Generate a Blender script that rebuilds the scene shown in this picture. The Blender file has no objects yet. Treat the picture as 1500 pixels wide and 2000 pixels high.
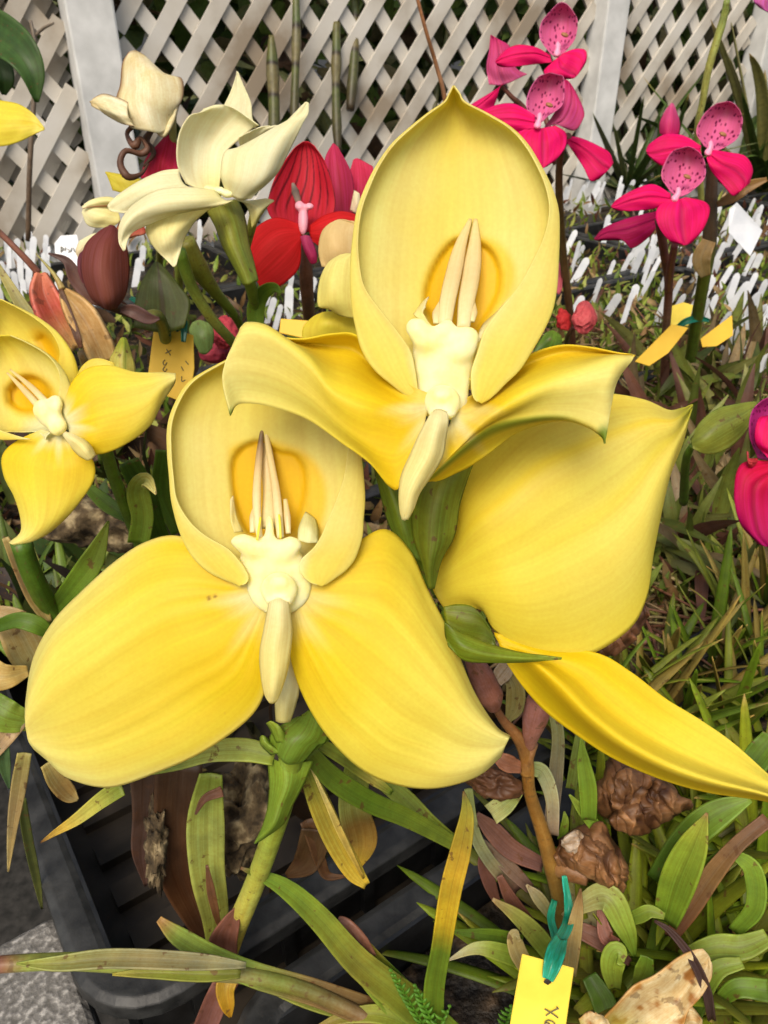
import bpy, math, random
import numpy as np
from mathutils import Vector, noise, Matrix
R = math.radians
random.seed(7); rng = np.random.default_rng(7)
SC = bpy.context.scene; COL = SC.collection

# ------------------------------------------------------------------ camera, sky, sun, exposure
PITCH = R(32.0); CAMZ = 1.20; F = 1510.0
cam = bpy.data.cameras.new('camera'); cam.sensor_fit = 'VERTICAL'; cam.sensor_height = 24.0
cam.lens = 24.0*F/2000.0; cam.clip_start = 0.01; cam.clip_end = 300
cam.dof.use_dof = True; cam.dof.focus_distance = 0.21; cam.dof.aperture_fstop = 32
co = bpy.data.objects.new('camera', cam); COL.objects.link(co)
co.location = (0, 0, CAMZ); co.rotation_euler = (R(90)-PITCH, 0, 0); SC.camera = co
SUN_EL, SUN_ROT = R(52), R(196)
w = bpy.data.worlds.new('World'); SC.world = w; w.use_nodes = True
nt = w.node_tree; bg = nt.nodes['Background']; sk = nt.nodes.new('ShaderNodeTexSky')
sk.sky_type = 'NISHITA'; sk.sun_disc = False; sk.sun_elevation = SUN_EL; sk.sun_rotation = SUN_ROT
sk.dust_density = 4.0; sk.air_density = 1.0; sk.ozone_density = 0.6
tint = nt.nodes.new('ShaderNodeMix'); tint.data_type = 'RGBA'; tint.blend_type = 'MULTIPLY'; tint.inputs[0].default_value = 1.0
nt.links.new(sk.outputs[0], tint.inputs[6]); tint.inputs[7].default_value = (1.0, .945, .85, 1); nt.links.new(tint.outputs[2], bg.inputs[0]); bg.inputs[1].default_value = 0.125
sl = bpy.data.lights.new('sun', 'SUN'); sl.energy = 1.5; sl.angle = R(28); sl.color = (1.0, 0.95, 0.86)
so = bpy.data.objects.new('sun', sl); COL.objects.link(so)
sd = Vector((math.sin(SUN_ROT)*math.cos(SUN_EL), math.cos(SUN_ROT)*math.cos(SUN_EL), math.sin(SUN_EL)))
so.rotation_euler = (-sd).to_track_quat('-Z', 'Y').to_euler(); so.location = (0, 0, 5)
SC.view_settings.view_transform = 'Standard'; SC.view_settings.look = 'None'
SC.view_settings.exposure = 0.65; SC.view_settings.gamma = 1.0
SC.cycles.max_bounces = 8; SC.cycles.transparent_max_bounces = 8

# ------------------------------------------------------------------ geometry helpers
CP, SP = math.cos(PITCH), math.sin(PITCH)
def Pn(x, y, d):
    """photo direction (x,y of 1500x2000) at depth d metres -> world, numpy"""
    x = np.asarray(x, float); y = np.asarray(y, float); d = np.asarray(d, float)
    xn = (x-750)/F; yn = (1000-y)/F
    return np.stack([d*xn+0*y, d*(CP+yn*SP)+0*x, CAMZ+d*(-SP+yn*CP)+0*x], -1)
def P(x, y, d): return Vector(Pn(x, y, d).tolist())
def gd(y, z): return (CAMZ-z)/(SP-(1000-y)/F*CP)          # depth at which the ray meets height z
def G(x, y, z): return P(x, y, gd(y, z))
RIMZ, SOILZ, BENCHZ = 0.87, 0.852, 0.815

def cr(A, n, closed=False):
    A = np.asarray(A, float); M = len(A)
    if M == 2:
        t = np.linspace(0, 1, n).reshape((-1,)+(1,)*(A.ndim-1)); return A[0]*(1-t)+A[1]*t
    E = np.concatenate([[2*A[0]-A[1]], A, [2*A[-1]-A[-2]]])
    t = np.linspace(0, M-1, n); i = np.minimum(t.astype(int), M-2); f = (t-i).reshape((-1,)+(1,)*(A.ndim-1))
    p0, p1, p2, p3 = E[i], E[i+1], E[i+2], E[i+3]
    return 0.5*(2*p1+(p2-p0)*f+(2*p0-5*p1+4*p2-p3)*f*f+(3*p1-p0-3*p2+p3)*f**3)

WLOC = {}
def wl(o): return WLOC.get(o.name, Vector((0, 0, 0))) if o else Vector((0, 0, 0))
def empty(name, loc, parent=None):
    o = bpy.data.objects.new(name, None); COL.objects.link(o); o.empty_display_size = .02
    loc = Vector(loc)
    if parent: o.parent = parent; o.location = loc-wl(parent)
    else: o.location = loc
    WLOC[o.name] = loc; return o
def tag(o, label, cat, group=None, kind=None):
    o['label'] = label; o['category'] = cat
    if group: o['group'] = group
    if kind: o['kind'] = kind
    return o
def thing(name, loc, label, cat, group=None): return tag(empty(name, loc), label, cat, group)
def obj(name, V, Fc, mat, parent=None, C=None, UV=None, thick=0, smooth=True, org=None, off=0):
    V = np.asarray(V, float).reshape(-1, 3)
    o0 = Vector(org) if org is not None else (Vector(V.mean(0).tolist()))
    if org is None and parent is None: o0.z = float(V[:, 2].min())
    me = bpy.data.meshes.new(name)
    if isinstance(Fc, np.ndarray): Fc = Fc.tolist()
    me.from_pydata((V-np.array(o0)).tolist(), [], Fc)
    if C is not None:
        C = np.asarray(C, float).reshape(-1, 3); a = me.color_attributes.new('Col', 'FLOAT_COLOR', 'POINT')
        a.data.foreach_set('color', np.concatenate([C, np.ones((len(C), 1))], 1).ravel())
    if UV is not None:
        UV = np.asarray(UV, float).reshape(-1, 2); uvl = me.uv_layers.new(name='UVMap')
        li = np.empty(len(me.loops), int); me.loops.foreach_get('vertex_index', li)
        uvl.data.foreach_set('uv', UV[li].ravel())
    if smooth: me.polygons.foreach_set('use_smooth', [True]*len(me.polygons))
    me.materials.append(mat); me.update()
    o = bpy.data.objects.new(name, me); COL.objects.link(o)
    o.location = o0-wl(parent)
    if parent: o.parent = parent
    WLOC[o.name] = o0
    if thick:
        m = o.modifiers.new('thickness', 'SOLIDIFY'); m.thickness = thick; m.offset = off
    return o
def gridfaces(n, m):
    i, j = np.meshgrid(np.arange(n-1), np.arange(m-1), indexing='ij'); a = (i*m+j).ravel()
    return np.stack([a, a+1, a+m+1, a+m], 1)
def sm(a, b, x):
    t = np.clip((x-a)/(b-a), 0, 1); return t*t*(3-2*t)
def mixc(a, b, t):
    t = np.asarray(t)[..., None]; return np.asarray(a)*(1-t)+np.asarray(b)*t
def stops(v, st):
    xs = [s[0] for s in st]; return np.stack([np.interp(v, xs, [s[1][k] for s in st]) for k in range(3)], -1)
def sdpoly(x, y, poly):
    """signed distance, negative inside"""
    p = np.asarray(poly, float); q = np.roll(p, -1, 0); d = np.full(x.shape, 1e9); ins = np.zeros(x.shape, bool)
    for a, b in zip(p, q):
        e = b-a; wx = x-a[0]; wy = y-a[1]; t = np.clip((wx*e[0]+wy*e[1])/(e@e+1e-9), 0, 1)
        d = np.minimum(d, np.hypot(wx-e[0]*t, wy-e[1]*t))
        c = ((a[1] > y) != (b[1] > y)) & (x < (b[0]-a[0])*(y-a[1])/(b[1]-a[1]+1e-12)+a[0]); ins ^= c
    return np.where(ins, -d, d)
def smooth_poly(poly, n=60):
    p = list(poly); A = cr(np.array([p[-1]]+p+[p[0], p[1]], float), n+30); return A[int(len(A)/(len(p)+2)):][:n+20]

def net(name, rows, D, parent, mat, colfn, dz=None, n=(44, 30), thick=.0004, post=None, wob=.02, cols=None):
    """rows: cross sections from base to tip, each a list of (px,py[,dz cm]); D metres"""
    A = np.array([[(p[0], p[1], p[2] if len(p) > 2 else 0.0) for p in r] for r in rows], float)
    S = cr(A, n[0]); S = cr(S.transpose(1, 0, 2), n[1]).transpose(1, 0, 2)
    v = np.linspace(0, 1, n[0])[:, None]+np.zeros((1, n[1])); u = np.linspace(0, 1, n[1])[None]+np.zeros((n[0], 1))
    x, y, z = S[..., 0], S[..., 1], S[..., 2]
    if dz is not None: z = z+dz(u, v)
    ph = (x.sum()*0.013) % 6.28
    z = z+wob*(np.sin(7*v+5*u+ph)+np.sin(11*u-4*v+ph*2)*.6+.5*np.sin(17*v+9*u))
    c = colfn(u, v, x, y)
    if post: z, c = post(u, v, x, y, z, c)
    V = Pn(x, y, D+z*.01)
    return obj(name, V, gridfaces(*n), mat, parent, c, np.stack([u, v], -1), thick)

def blade(name, pts, widths, cst, parent, mat, fold=.25, tilt=0.0, n=26, thick=.0005, m=11, spot=0, taper=True, side=None):
    """strap leaf. pts (px,py,depth cm), widths px along; cst colour stops"""
    A = np.array(pts, float); S = cr(A, n); v = np.linspace(0, 1, n)
    W = Pn(S[:, 0], S[:, 1], S[:, 2]*.01); T = np.gradient(W, axis=0); T /= np.linalg.norm(T, axis=1)[:, None]+1e-9
    view = W-np.array([0, 0, CAMZ]); view /= np.linalg.norm(view, axis=1)[:, None]
    B = np.cross(T, view); B /= np.linalg.norm(B, axis=1)[:, None]+1e-9
    N = np.cross(B, T); ang = tilt if np.isscalar(tilt) else np.interp(v, np.linspace(0, 1, len(tilt)), tilt)
    ang = np.zeros(n)+ang; B2 = B*np.cos(ang)[:, None]+N*np.sin(ang)[:, None]; N2 = np.cross(B2, T)
    wpx = np.interp(v, np.linspace(0, 1, len(widths)), widths) if len(widths) < 3 else cr(np.array(widths, float)[:, None], n)[:, 0]
    wm = np.maximum(wpx, .4)*S[:, 2]*.01/F*.5
    u = np.linspace(-1, 1, m); ripple = .06*np.sin(v*19+pts[0][0])[:, None]*u[None]**2
    V = W[:, None]+B2[:, None]*(u[None, :, None]*wm[:, None, None])+N2[:, None]*((fold*(np.abs(u)[None]**1.3)+ripple)*wm[:, None])[..., None]*-1
    uu = np.zeros((n, 1))+(u*.5+.5)[None]; vv = v[:, None]+np.zeros((1, m))
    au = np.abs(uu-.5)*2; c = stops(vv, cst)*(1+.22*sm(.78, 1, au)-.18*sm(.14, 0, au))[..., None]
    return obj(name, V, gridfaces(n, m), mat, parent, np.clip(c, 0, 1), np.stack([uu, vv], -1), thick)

def tubeV(W, rad, seg=12, cap=True):
    W = np.asarray(W, float); n = len(W); T = np.gradient(W, axis=0); T /= np.linalg.norm(T, axis=1)[:, None]+1e-12
    a = np.cross(T[0], [0.3, 0.2, 1.0]); a /= np.linalg.norm(a); Vs = []
    for i in range(n):
        a = a-T[i]*(a@T[i]); a /= np.linalg.norm(a); b = np.cross(T[i], a); th = np.linspace(0, 2*math.pi, seg, endpoint=False)
        Vs.append(W[i]+rad[i]*(np.cos(th)[:, None]*a+np.sin(th)[:, None]*b))
    V = np.concatenate(Vs); Fc = []
    for i in range(n-1):
        for j in range(seg): k = (j+1) % seg; Fc.append([i*seg+j, i*seg+k, (i+1)*seg+k, (i+1)*seg+j])
    if cap: Fc.append(list(range(seg))[::-1]); Fc.append([(n-1)*seg+j for j in range(seg)])
    return V, Fc
def tube(name, pts, rpx, cst, parent, mat, n=24, seg=12):
    """pts (px,py,depth cm), radius in px"""
    S = cr(np.array(pts, float), n); v = np.linspace(0, 1, n); W = Pn(S[:, 0], S[:, 1], S[:, 2]*.01)
    r = np.interp(v, np.linspace(0, 1, len(rpx)), rpx)*S[:, 2]*.01/F
    V, Fc = tubeV(W, r, seg); c = np.repeat(stops(v, cst)[:, None], seg, 1)
    uv = np.stack([np.tile(np.linspace(0, 1, seg), n), np.repeat(v, seg)], -1)
    return obj(name, V, Fc, mat, parent, c, uv)
def sph(c, rx, ry, rz, D, seg=20, rings=14, rot=0):
    """ellipsoid: centre px,py, radii px,px, cm"""
    th = np.linspace(0, math.pi, rings)[:, None]; ph = np.linspace(0, 2*math.pi, seg, endpoint=False)[None]
    X = np.sin(th)*np.cos(ph); Y = np.cos(th)+0*ph; Z = np.sin(th)*np.sin(ph); X, Y = X*rx, Y*ry
    cr_, sr_ = math.cos(rot), math.sin(rot); X, Y = X*cr_-Y*sr_, X*sr_+Y*cr_
    V = Pn(c[0]+X, c[1]+Y, D+(c[2]+Z*rz)*.01).reshape(-1, 3); Fc = []
    for i in range(rings-1):
        for j in range(seg): k = (j+1) % seg; Fc.append([i*seg+j, i*seg+k, (i+1)*seg+k, (i+1)*seg+j])
    return V, Fc
def join(parts):
    Vs, Fs, o = [], [], 0
    for V, Fc in parts:
        Vs.append(V); Fs += [[i+o for i in f] for f in (Fc.tolist() if isinstance(Fc, np.ndarray) else Fc)]; o += len(V)
    return np.concatenate(Vs), Fs
def blob(name, parts, mat, parent, vox=.0005, it=5, colfn=None):
    V, Fc = join(parts)
    o = obj(name, V, Fc, mat, parent)
    m = o.modifiers.new('merge', 'REMESH'); m.mode = 'VOXEL'; m.voxel_size = vox; m.use_smooth_shade = True
    if it: s = o.modifiers.new('soften', 'SMOOTH'); s.factor = .6; s.iterations = it
    return o
def crumple(name, c, rx, ry, rz, D, mat, parent, seed=0, amp=.45, c1=(.30, .15, .06), c2=(.10, .04, .015), rot=0, seg=90, rings=60, smooth=True):
    V, Fc = sph((c[0], c[1], 0), rx, ry, rz, D, seg, rings, rot); ctr = np.array(P(c[0], c[1], D)); s = rx*D/F
    out = []; cc = []
    for p in V:
        d = p-ctr; q = Vector(((p/s)*1.0).tolist())+Vector((seed*7.1, 0, 0))
        a = noise.noise(q*1.1); b = 1-abs(noise.noise(q*1.9+Vector((3, 1, 2))))*2.4; e = 1-abs(noise.noise(q*4.4))*2
        k = 1+amp*(a*.9+b*.38+e*.15-.25); out.append(ctr+d*k)
        cc.append(np.clip(np.array(c2)+(np.array(c1)-np.array(c2))*min(1, max(0, .35+.5*b*.7+.5*e*.5)), 0, 1))
    return obj(name, np.array(out), Fc, mat, parent, np.array(cc), smooth=smooth)

# ------------------------------------------------------------------ materials
def newmat(name):
    m = bpy.data.materials.new(name); m.use_nodes = True; return m, m.node_tree, m.node_tree.nodes['Principled BSDF']
def lk(t, a, b): t.links.new(a, b)
def petal_mat(name, blem=None, vein=.16, rough=.5, trans=.3, streak=(26, 1.2), bump=.12, spots=None, grain=.025, spec=.35):
    m, t, b = newmat(name); N = t.nodes
    at = N.new('ShaderNodeAttribute'); at.attribute_name = 'Col'
    uv = N.new('ShaderNodeUVMap'); mp = N.new('ShaderNodeMapping'); mp.inputs['Scale'].default_value = (streak[0], streak[1], 1)
    lk(t, uv.outputs[0], mp.inputs[0]); n1 = N.new('ShaderNodeTexNoise'); n1.inputs['Scale'].default_value = 1; n1.inputs['Detail'].default_value = 3
    lk(t, mp.outputs[0], n1.inputs['Vector'])
    oi = N.new('ShaderNodeObjectInfo'); ad = N.new('ShaderNodeVectorMath'); ad.operation = 'ADD'
    rs = N.new('ShaderNodeMath'); rs.operation = 'MULTIPLY'; rs.inputs[1].default_value = 37.0; lk(t, oi.outputs['Random'], rs.inputs[0])
    lk(t, mp.outputs[0], ad.inputs[0]); lk(t, rs.outputs[0], ad.inputs[1]); lk(t, ad.outputs[0], n1.inputs['Vector'])
    mr = N.new('ShaderNodeMapRange'); mr.inputs[1].default_value = .3; mr.inputs[2].default_value = .7
    mr.inputs[3].default_value = 1-vein; mr.inputs[4].default_value = 1+vein*.45; lk(t, n1.outputs[0], mr.inputs[0])
    tc = N.new('ShaderNodeTexCoord'); n2 = N.new('ShaderNodeTexNoise'); n2.inputs['Scale'].default_value = 900; n2.inputs['Detail'].default_value = 2
    lk(t, tc.outputs['Object'], n2.inputs['Vector'])
    m2 = N.new('ShaderNodeMapRange'); m2.inputs[3].default_value = 1-grain; m2.inputs[4].default_value = 1+grain; m2.inputs[1].default_value = .3; m2.inputs[2].default_value = .7
    lk(t, n2.outputs[0], m2.inputs[0])
    mp3 = N.new('ShaderNodeMapping'); mp3.inputs['Scale'].default_value = (streak[0]*4.5, streak[1]*2.5, 1); lk(t, uv.outputs[0], mp3.inputs[0]); n3 = N.new('ShaderNodeTexNoise'); n3.inputs['Scale'].default_value = 1; n3.inputs['Detail'].default_value = 2; lk(t, mp3.outputs[0], n3.inputs['Vector'])
    m3_ = N.new('ShaderNodeMapRange'); m3_.inputs[1].default_value = .35; m3_.inputs[2].default_value = .65; m3_.inputs[3].default_value = 1-vein*.45; m3_.inputs[4].default_value = 1+vein*.2; lk(t, n3.outputs[0], m3_.inputs[0])
    mu0 = N.new('ShaderNodeMath'); mu0.operation = 'MULTIPLY'; lk(t, mr.outputs[0], mu0.inputs[0]); lk(t, m3_.outputs[0], mu0.inputs[1])
    mu = N.new('ShaderNodeMath'); mu.operation = 'MULTIPLY'; lk(t, mu0.outputs[0], mu.inputs[0]); lk(t, m2.outputs[0], mu.inputs[1])
    # darker veins shift more in blue than in red
    cx = N.new('ShaderNodeCombineXYZ'); pw = N.new('ShaderNodeMath'); pw.operation = 'POWER'; pw.inputs[1].default_value = 1.2
    pb = N.new('ShaderNodeMath'); pb.operation = 'POWER'; pb.inputs[1].default_value = 2.2
    pr = N.new('ShaderNodeMath'); pr.operation = 'POWER'; pr.inputs[1].default_value = .6
    for q in (pw, pb, pr): lk(t, mu.outputs[0], q.inputs[0])
    lk(t, pr.outputs[0], cx.inputs[0]); lk(t, pw.outputs[0], cx.inputs[1]); lk(t, pb.outputs[0], cx.inputs[2])
    vm = N.new('ShaderNodeVectorMath'); vm.operation = 'MULTIPLY'; lk(t, at.outputs['Color'], vm.inputs[0]); lk(t, cx.outputs[0], vm.inputs[1])
    col = vm.outputs[0]
    if spots:
        vo = N.new('ShaderNodeTexVoronoi'); vo.inputs['Scale'].default_value = 1; mp2 = N.new('ShaderNodeMapping'); mp2.inputs['Scale'].default_value = (spots[0], spots[1], 1)
        lk(t, uv.outputs[0], mp2.inputs[0]); lk(t, mp2.outputs[0], vo.inputs['Vector'])
        r2 = N.new('ShaderNodeMapRange'); r2.inputs[1].default_value = .24; r2.inputs[2].default_value = .36; r2.inputs[3].default_value = 1; r2.inputs[4].default_value = 0
        lk(t, vo.outputs['Distance'], r2.inputs[0]); mx = N.new('ShaderNodeMix'); mx.data_type = 'RGBA'
        lk(t, r2.outputs[0], mx.inputs[0]); lk(t, col, mx.inputs[6]); mx.inputs[7].default_value = (*spots[2], 1); col = mx.outputs[2]
    if blem:
        nb = N.new('ShaderNodeTexNoise'); nb.inputs['Scale'].default_value = blem[0]; nb.inputs['Detail'].default_value = 5; a2 = N.new('ShaderNodeVectorMath'); a2.operation = 'ADD'
        lk(t, tc.outputs['Object'], a2.inputs[0]); lk(t, rs.outputs[0], a2.inputs[1]); lk(t, a2.outputs[0], nb.inputs['Vector'])
        r3 = N.new('ShaderNodeMapRange'); r3.inputs[1].default_value = blem[1]; r3.inputs[2].default_value = blem[1]+.04; r3.inputs[4].default_value = blem[3]; lk(t, nb.outputs[0], r3.inputs[0])
        mb = N.new('ShaderNodeMix'); mb.data_type = 'RGBA'; lk(t, r3.outputs[0], mb.inputs[0]); lk(t, col, mb.inputs[6]); mb.inputs[7].default_value = (*blem[2], 1); col = mb.outputs[2]
        n5 = N.new('ShaderNodeTexNoise'); n5.inputs['Scale'].default_value = blem[0]*.4; lk(t, a2.outputs[0], n5.inputs['Vector']); r5 = N.new('ShaderNodeMapRange'); r5.inputs[1].default_value = .35; r5.inputs[2].default_value = .65; lk(t, n5.outputs[0], r5.inputs[0])
        m5 = N.new('ShaderNodeMix'); m5.data_type = 'RGBA'; m5.blend_type = 'MULTIPLY'; lk(t, r5.outputs[0], m5.inputs[0]); lk(t, col, m5.inputs[6]); m5.inputs[7].default_value = (*blem[4], 1); col = m5.outputs[2]
    lk(t, col, b.inputs['Base Color']); b.inputs['Roughness'].default_value = rough; b.inputs['Specular IOR Level'].default_value = spec
    bm = N.new('ShaderNodeBump'); bm.inputs['Strength'].default_value = bump; bm.inputs['Distance'].default_value = .0006
    lk(t, n1.outputs[0], bm.inputs['Height']); lk(t, bm.outputs[0], b.inputs['Normal'])
    if trans:
        tr = N.new('ShaderNodeBsdfTranslucent'); lk(t, col, tr.inputs[0]); ms = N.new('ShaderNodeMixShader'); ms.inputs[0].default_value = trans
        lk(t, b.outputs[0], ms.inputs[1]); lk(t, tr.outputs[0], ms.inputs[2]); lk(t, ms.outputs[0], N['Material Output'].inputs[0])
    return m
def rough_mat(name, c1, c2, scale=30, rough=.8, bump=.3, det=6, c3=None, dist=.002, spec=.3):
    m, t, b = newmat(name); N = t.nodes; tc = N.new('ShaderNodeTexCoord'); n = N.new('ShaderNodeTexNoise'); n.inputs['Scale'].default_value = scale; n.inputs['Detail'].default_value = det
    lk(t, tc.outputs['Object'], n.inputs['Vector']); r = N.new('ShaderNodeValToRGB'); r.color_ramp.elements[0].position = .35; r.color_ramp.elements[1].position = .68
    r.color_ramp.elements[0].color = (*c1, 1); r.color_ramp.elements[1].color = (*c2, 1)
    if c3: e = r.color_ramp.elements.new(.52); e.color = (*c3, 1)
    lk(t, n.outputs[0], r.inputs[0]); lk(t, r.outputs[0], b.inputs['Base Color']); b.inputs['Roughness'].default_value = rough; b.inputs['Specular IOR Level'].default_value = spec
    bm = N.new('ShaderNodeBump'); bm.inputs['Strength'].default_value = bump; bm.inputs['Distance'].default_value = dist; lk(t, n.outputs[0], bm.inputs['Height']); lk(t, bm.outputs[0], b.inputs['Normal'])
    return m
MP = petal_mat('yellow_petal', blem=(110, .735, (.62, .38, .04), .35, (.985, .955, .80)), vein=.075, streak=(13, .8), trans=.40, rough=.5, spec=.3)
MC = petal_mat('cream_petal', blem=(90, .78, (.6, .45, .15), .3, (.97, .96, .85)), vein=.07, streak=(14, 1), trans=.38, rough=.55, spec=.25)
MR = petal_mat('red_petal', vein=.28, streak=(22, 1.2), trans=.22, rough=.62, spec=.2, bump=.3)
MM = petal_mat('magenta_petal', blem=(120, .8, (.5, .0, .05), .2, (.82, .6, .8)), vein=.22, streak=(20, 1), trans=.25, rough=.6, spec=.2, bump=.3)
MS = petal_mat('spotted_hood', vein=.10, trans=.25, spots=(11, 12, (.16, .002, .05)))
MCOL = petal_mat('flower_column', vein=.05, trans=.2, rough=.35, bump=.05)
ML = petal_mat('leaf', blem=(260, .64, (.14, .06, .02), .75, (.72, .74, .8)), vein=.22, streak=(26, .7), trans=.22, rough=.45, bump=.2, grain=.07, spec=.3)
MST = petal_mat('stem', blem=(300, .62, (.12, .06, .02), .6, (.7, .7, .75)), vein=.18, streak=(8, 3), trans=0, rough=.45, bump=.3, grain=.12)
MDRY = petal_mat('dried_petal', blem=(200, .6, (.08, .035, .015), .5, (.65, .6, .55)), vein=.2, streak=(12, 3), trans=.08, rough=.5, bump=.4, grain=.08)
def solid(name, col, rough=.5, sss=0, spec=.4):
    m, t, b = newmat(name); b.inputs['Base Color'].default_value = (*col, 1); b.inputs['Roughness'].default_value = rough; b.inputs['Specular IOR Level'].default_value = spec
    if sss: b.inputs['Subsurface Weight'].default_value = sss; b.inputs['Subsurface Radius'].default_value = (.006, .005, .002); b.inputs['Subsurface Scale'].default_value = 1
    return m
MWAX = rough_mat('column_wax', (.80, .71, .28), (.84, .79, .45), 160, .45, .12, 4, None, .0006, .3)
_b = MWAX.node_tree.nodes['Principled BSDF']; _b.inputs['Subsurface Weight'].default_value = .85; _b.inputs['Subsurface Radius'].default_value = (.006, .005, .0025); _b.inputs['Subsurface Scale'].default_value = 1
MWAXP = solid('pink_column', (.85, .35, .42), .4)
MPLA = rough_mat('black_plastic', (.005, .0055, .006), (.016, .017, .018), 60, .4, .25, spec=.45)
MPLB = rough_mat('grey_black_plastic', (.008, .0085, .0085), (.034, .035, .034), 90, .5, .5, spec=.4, det=9)
MCON = rough_mat('concrete', (.10, .095, .085), (.38, .365, .335), 330, .9, .9, 8, (.16, .153, .14), .0015)
MWOOD = rough_mat('weathered_white_paint', (.28, .23, .17), (.60, .585, .545), 6, .7, .3, 12, (.52, .49, .43))
MPOST = rough_mat('grey_white_post_paint', (.50, .51, .50), (.68, .69, .68), 22, .7, .3, 8)
MSLAT = rough_mat('dark_wet_wood', (.010, .008, .005), (.05, .038, .026), 25, .6, .5)
MSOIL = rough_mat('potting_mix', (.004, .003, .002), (.085, .055, .03), 110, .55, 1.0, 12, (.016, .011, .006), .006)
MMOSS = rough_mat('bark_and_moss', (.02, .013, .006), (.34, .27, .15), 130, .9, 1.0, 10, (.10, .07, .035), .004)
MFLOOR = rough_mat('gravel_floor', (.012, .012, .011), (.04, .038, .035), 60, .9, .6)
MTAG = rough_mat('yellow_tag_plastic', (.70, .52, .05), (.86, .68, .08), 45, .45, .15, 8)
MTAGO = rough_mat('golden_tag_plastic', (.68, .42, .03), (.74, .47, .04), 60, .5, .03)
MWHT = rough_mat('white_label_plastic', (.60, .63, .67), (.76, .78, .80), 40, .5, .05)
MRIB = petal_mat('green_tie_ribbon', vein=.3, streak=(10, 3), trans=.15, rough=.3)
MINK = solid('pencil_ink', (.12, .10, .05), .6)
MVEIN = solid('dark_line', (.02, .012, .008), .6)

# colours
Y0 = np.array((.85, .655, .012)); Y1 = np.array((.84, .73, .07)); Y2 = np.array((.845, .76, .155)); Y3 = np.array((.835, .79, .31)); YW = np.array((.80, .86, .66))
YG = np.array((.87, .59, .012)); GR = np.array((.16, .24, .02)); LG = np.array((.36, .42, .07))
C0 = np.array((.87, .81, .34)); C1 = np.array((.86, .84, .58)); C2 = np.array((.79, .78, .53))
g1, g2, g3, g4 = (.06, .13, .01), (.14, .25, .02), (.27, .36, .045), (.50, .50, .14)
yl, br, tn, rb, kb = (.60, .42, .04), (.16, .07, .025), (.45, .32, .14), (.20, .075, .05), (.04, .02, .012)

# ================================================================== SETTING
def boxV(c, s, ax=((1, 0, 0), (0, 1, 0), (0, 0, 1))):
    c = np.array(c, float); ax = np.array(ax, float); V = []
    for k in (-1, 1):
        for j in (-1, 1):
            for i in (-1, 1): V.append(c+ax[0]*i*s[0]/2+ax[1]*j*s[1]/2+ax[2]*k*s[2]/2)
    return np.array(V), [[0, 2, 3, 1], [4, 5, 7, 6], [0, 1, 5, 4], [2, 6, 7, 3], [0, 4, 6, 2], [1, 3, 7, 5]]
def bev(o, w=.002, seg=2):
    m = o.modifiers.new('bevel', 'BEVEL'); m.width = w; m.segments = seg; m.limit_method = 'ANGLE'; return o
g = obj('ground', [(-150, -150, 0), (150, -150, 0), (150, 150, 0), (-150, 150, 0)], [[0, 1, 2, 3]], MFLOOR); g['kind'] = 'structure'

O = np.array([-.107, .160]); e1 = np.array([-.573, .819]); e1 /= np.linalg.norm(e1); e2 = np.array([e1[1], -e1[0]])
def W2(a, b, z): q = O+e1*a+e2*b; return np.array([q[0], q[1], z])
AX = (np.array([*e1, 0]), np.array([*e2, 0]), np.array([0, 0, 1.]))
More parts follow.
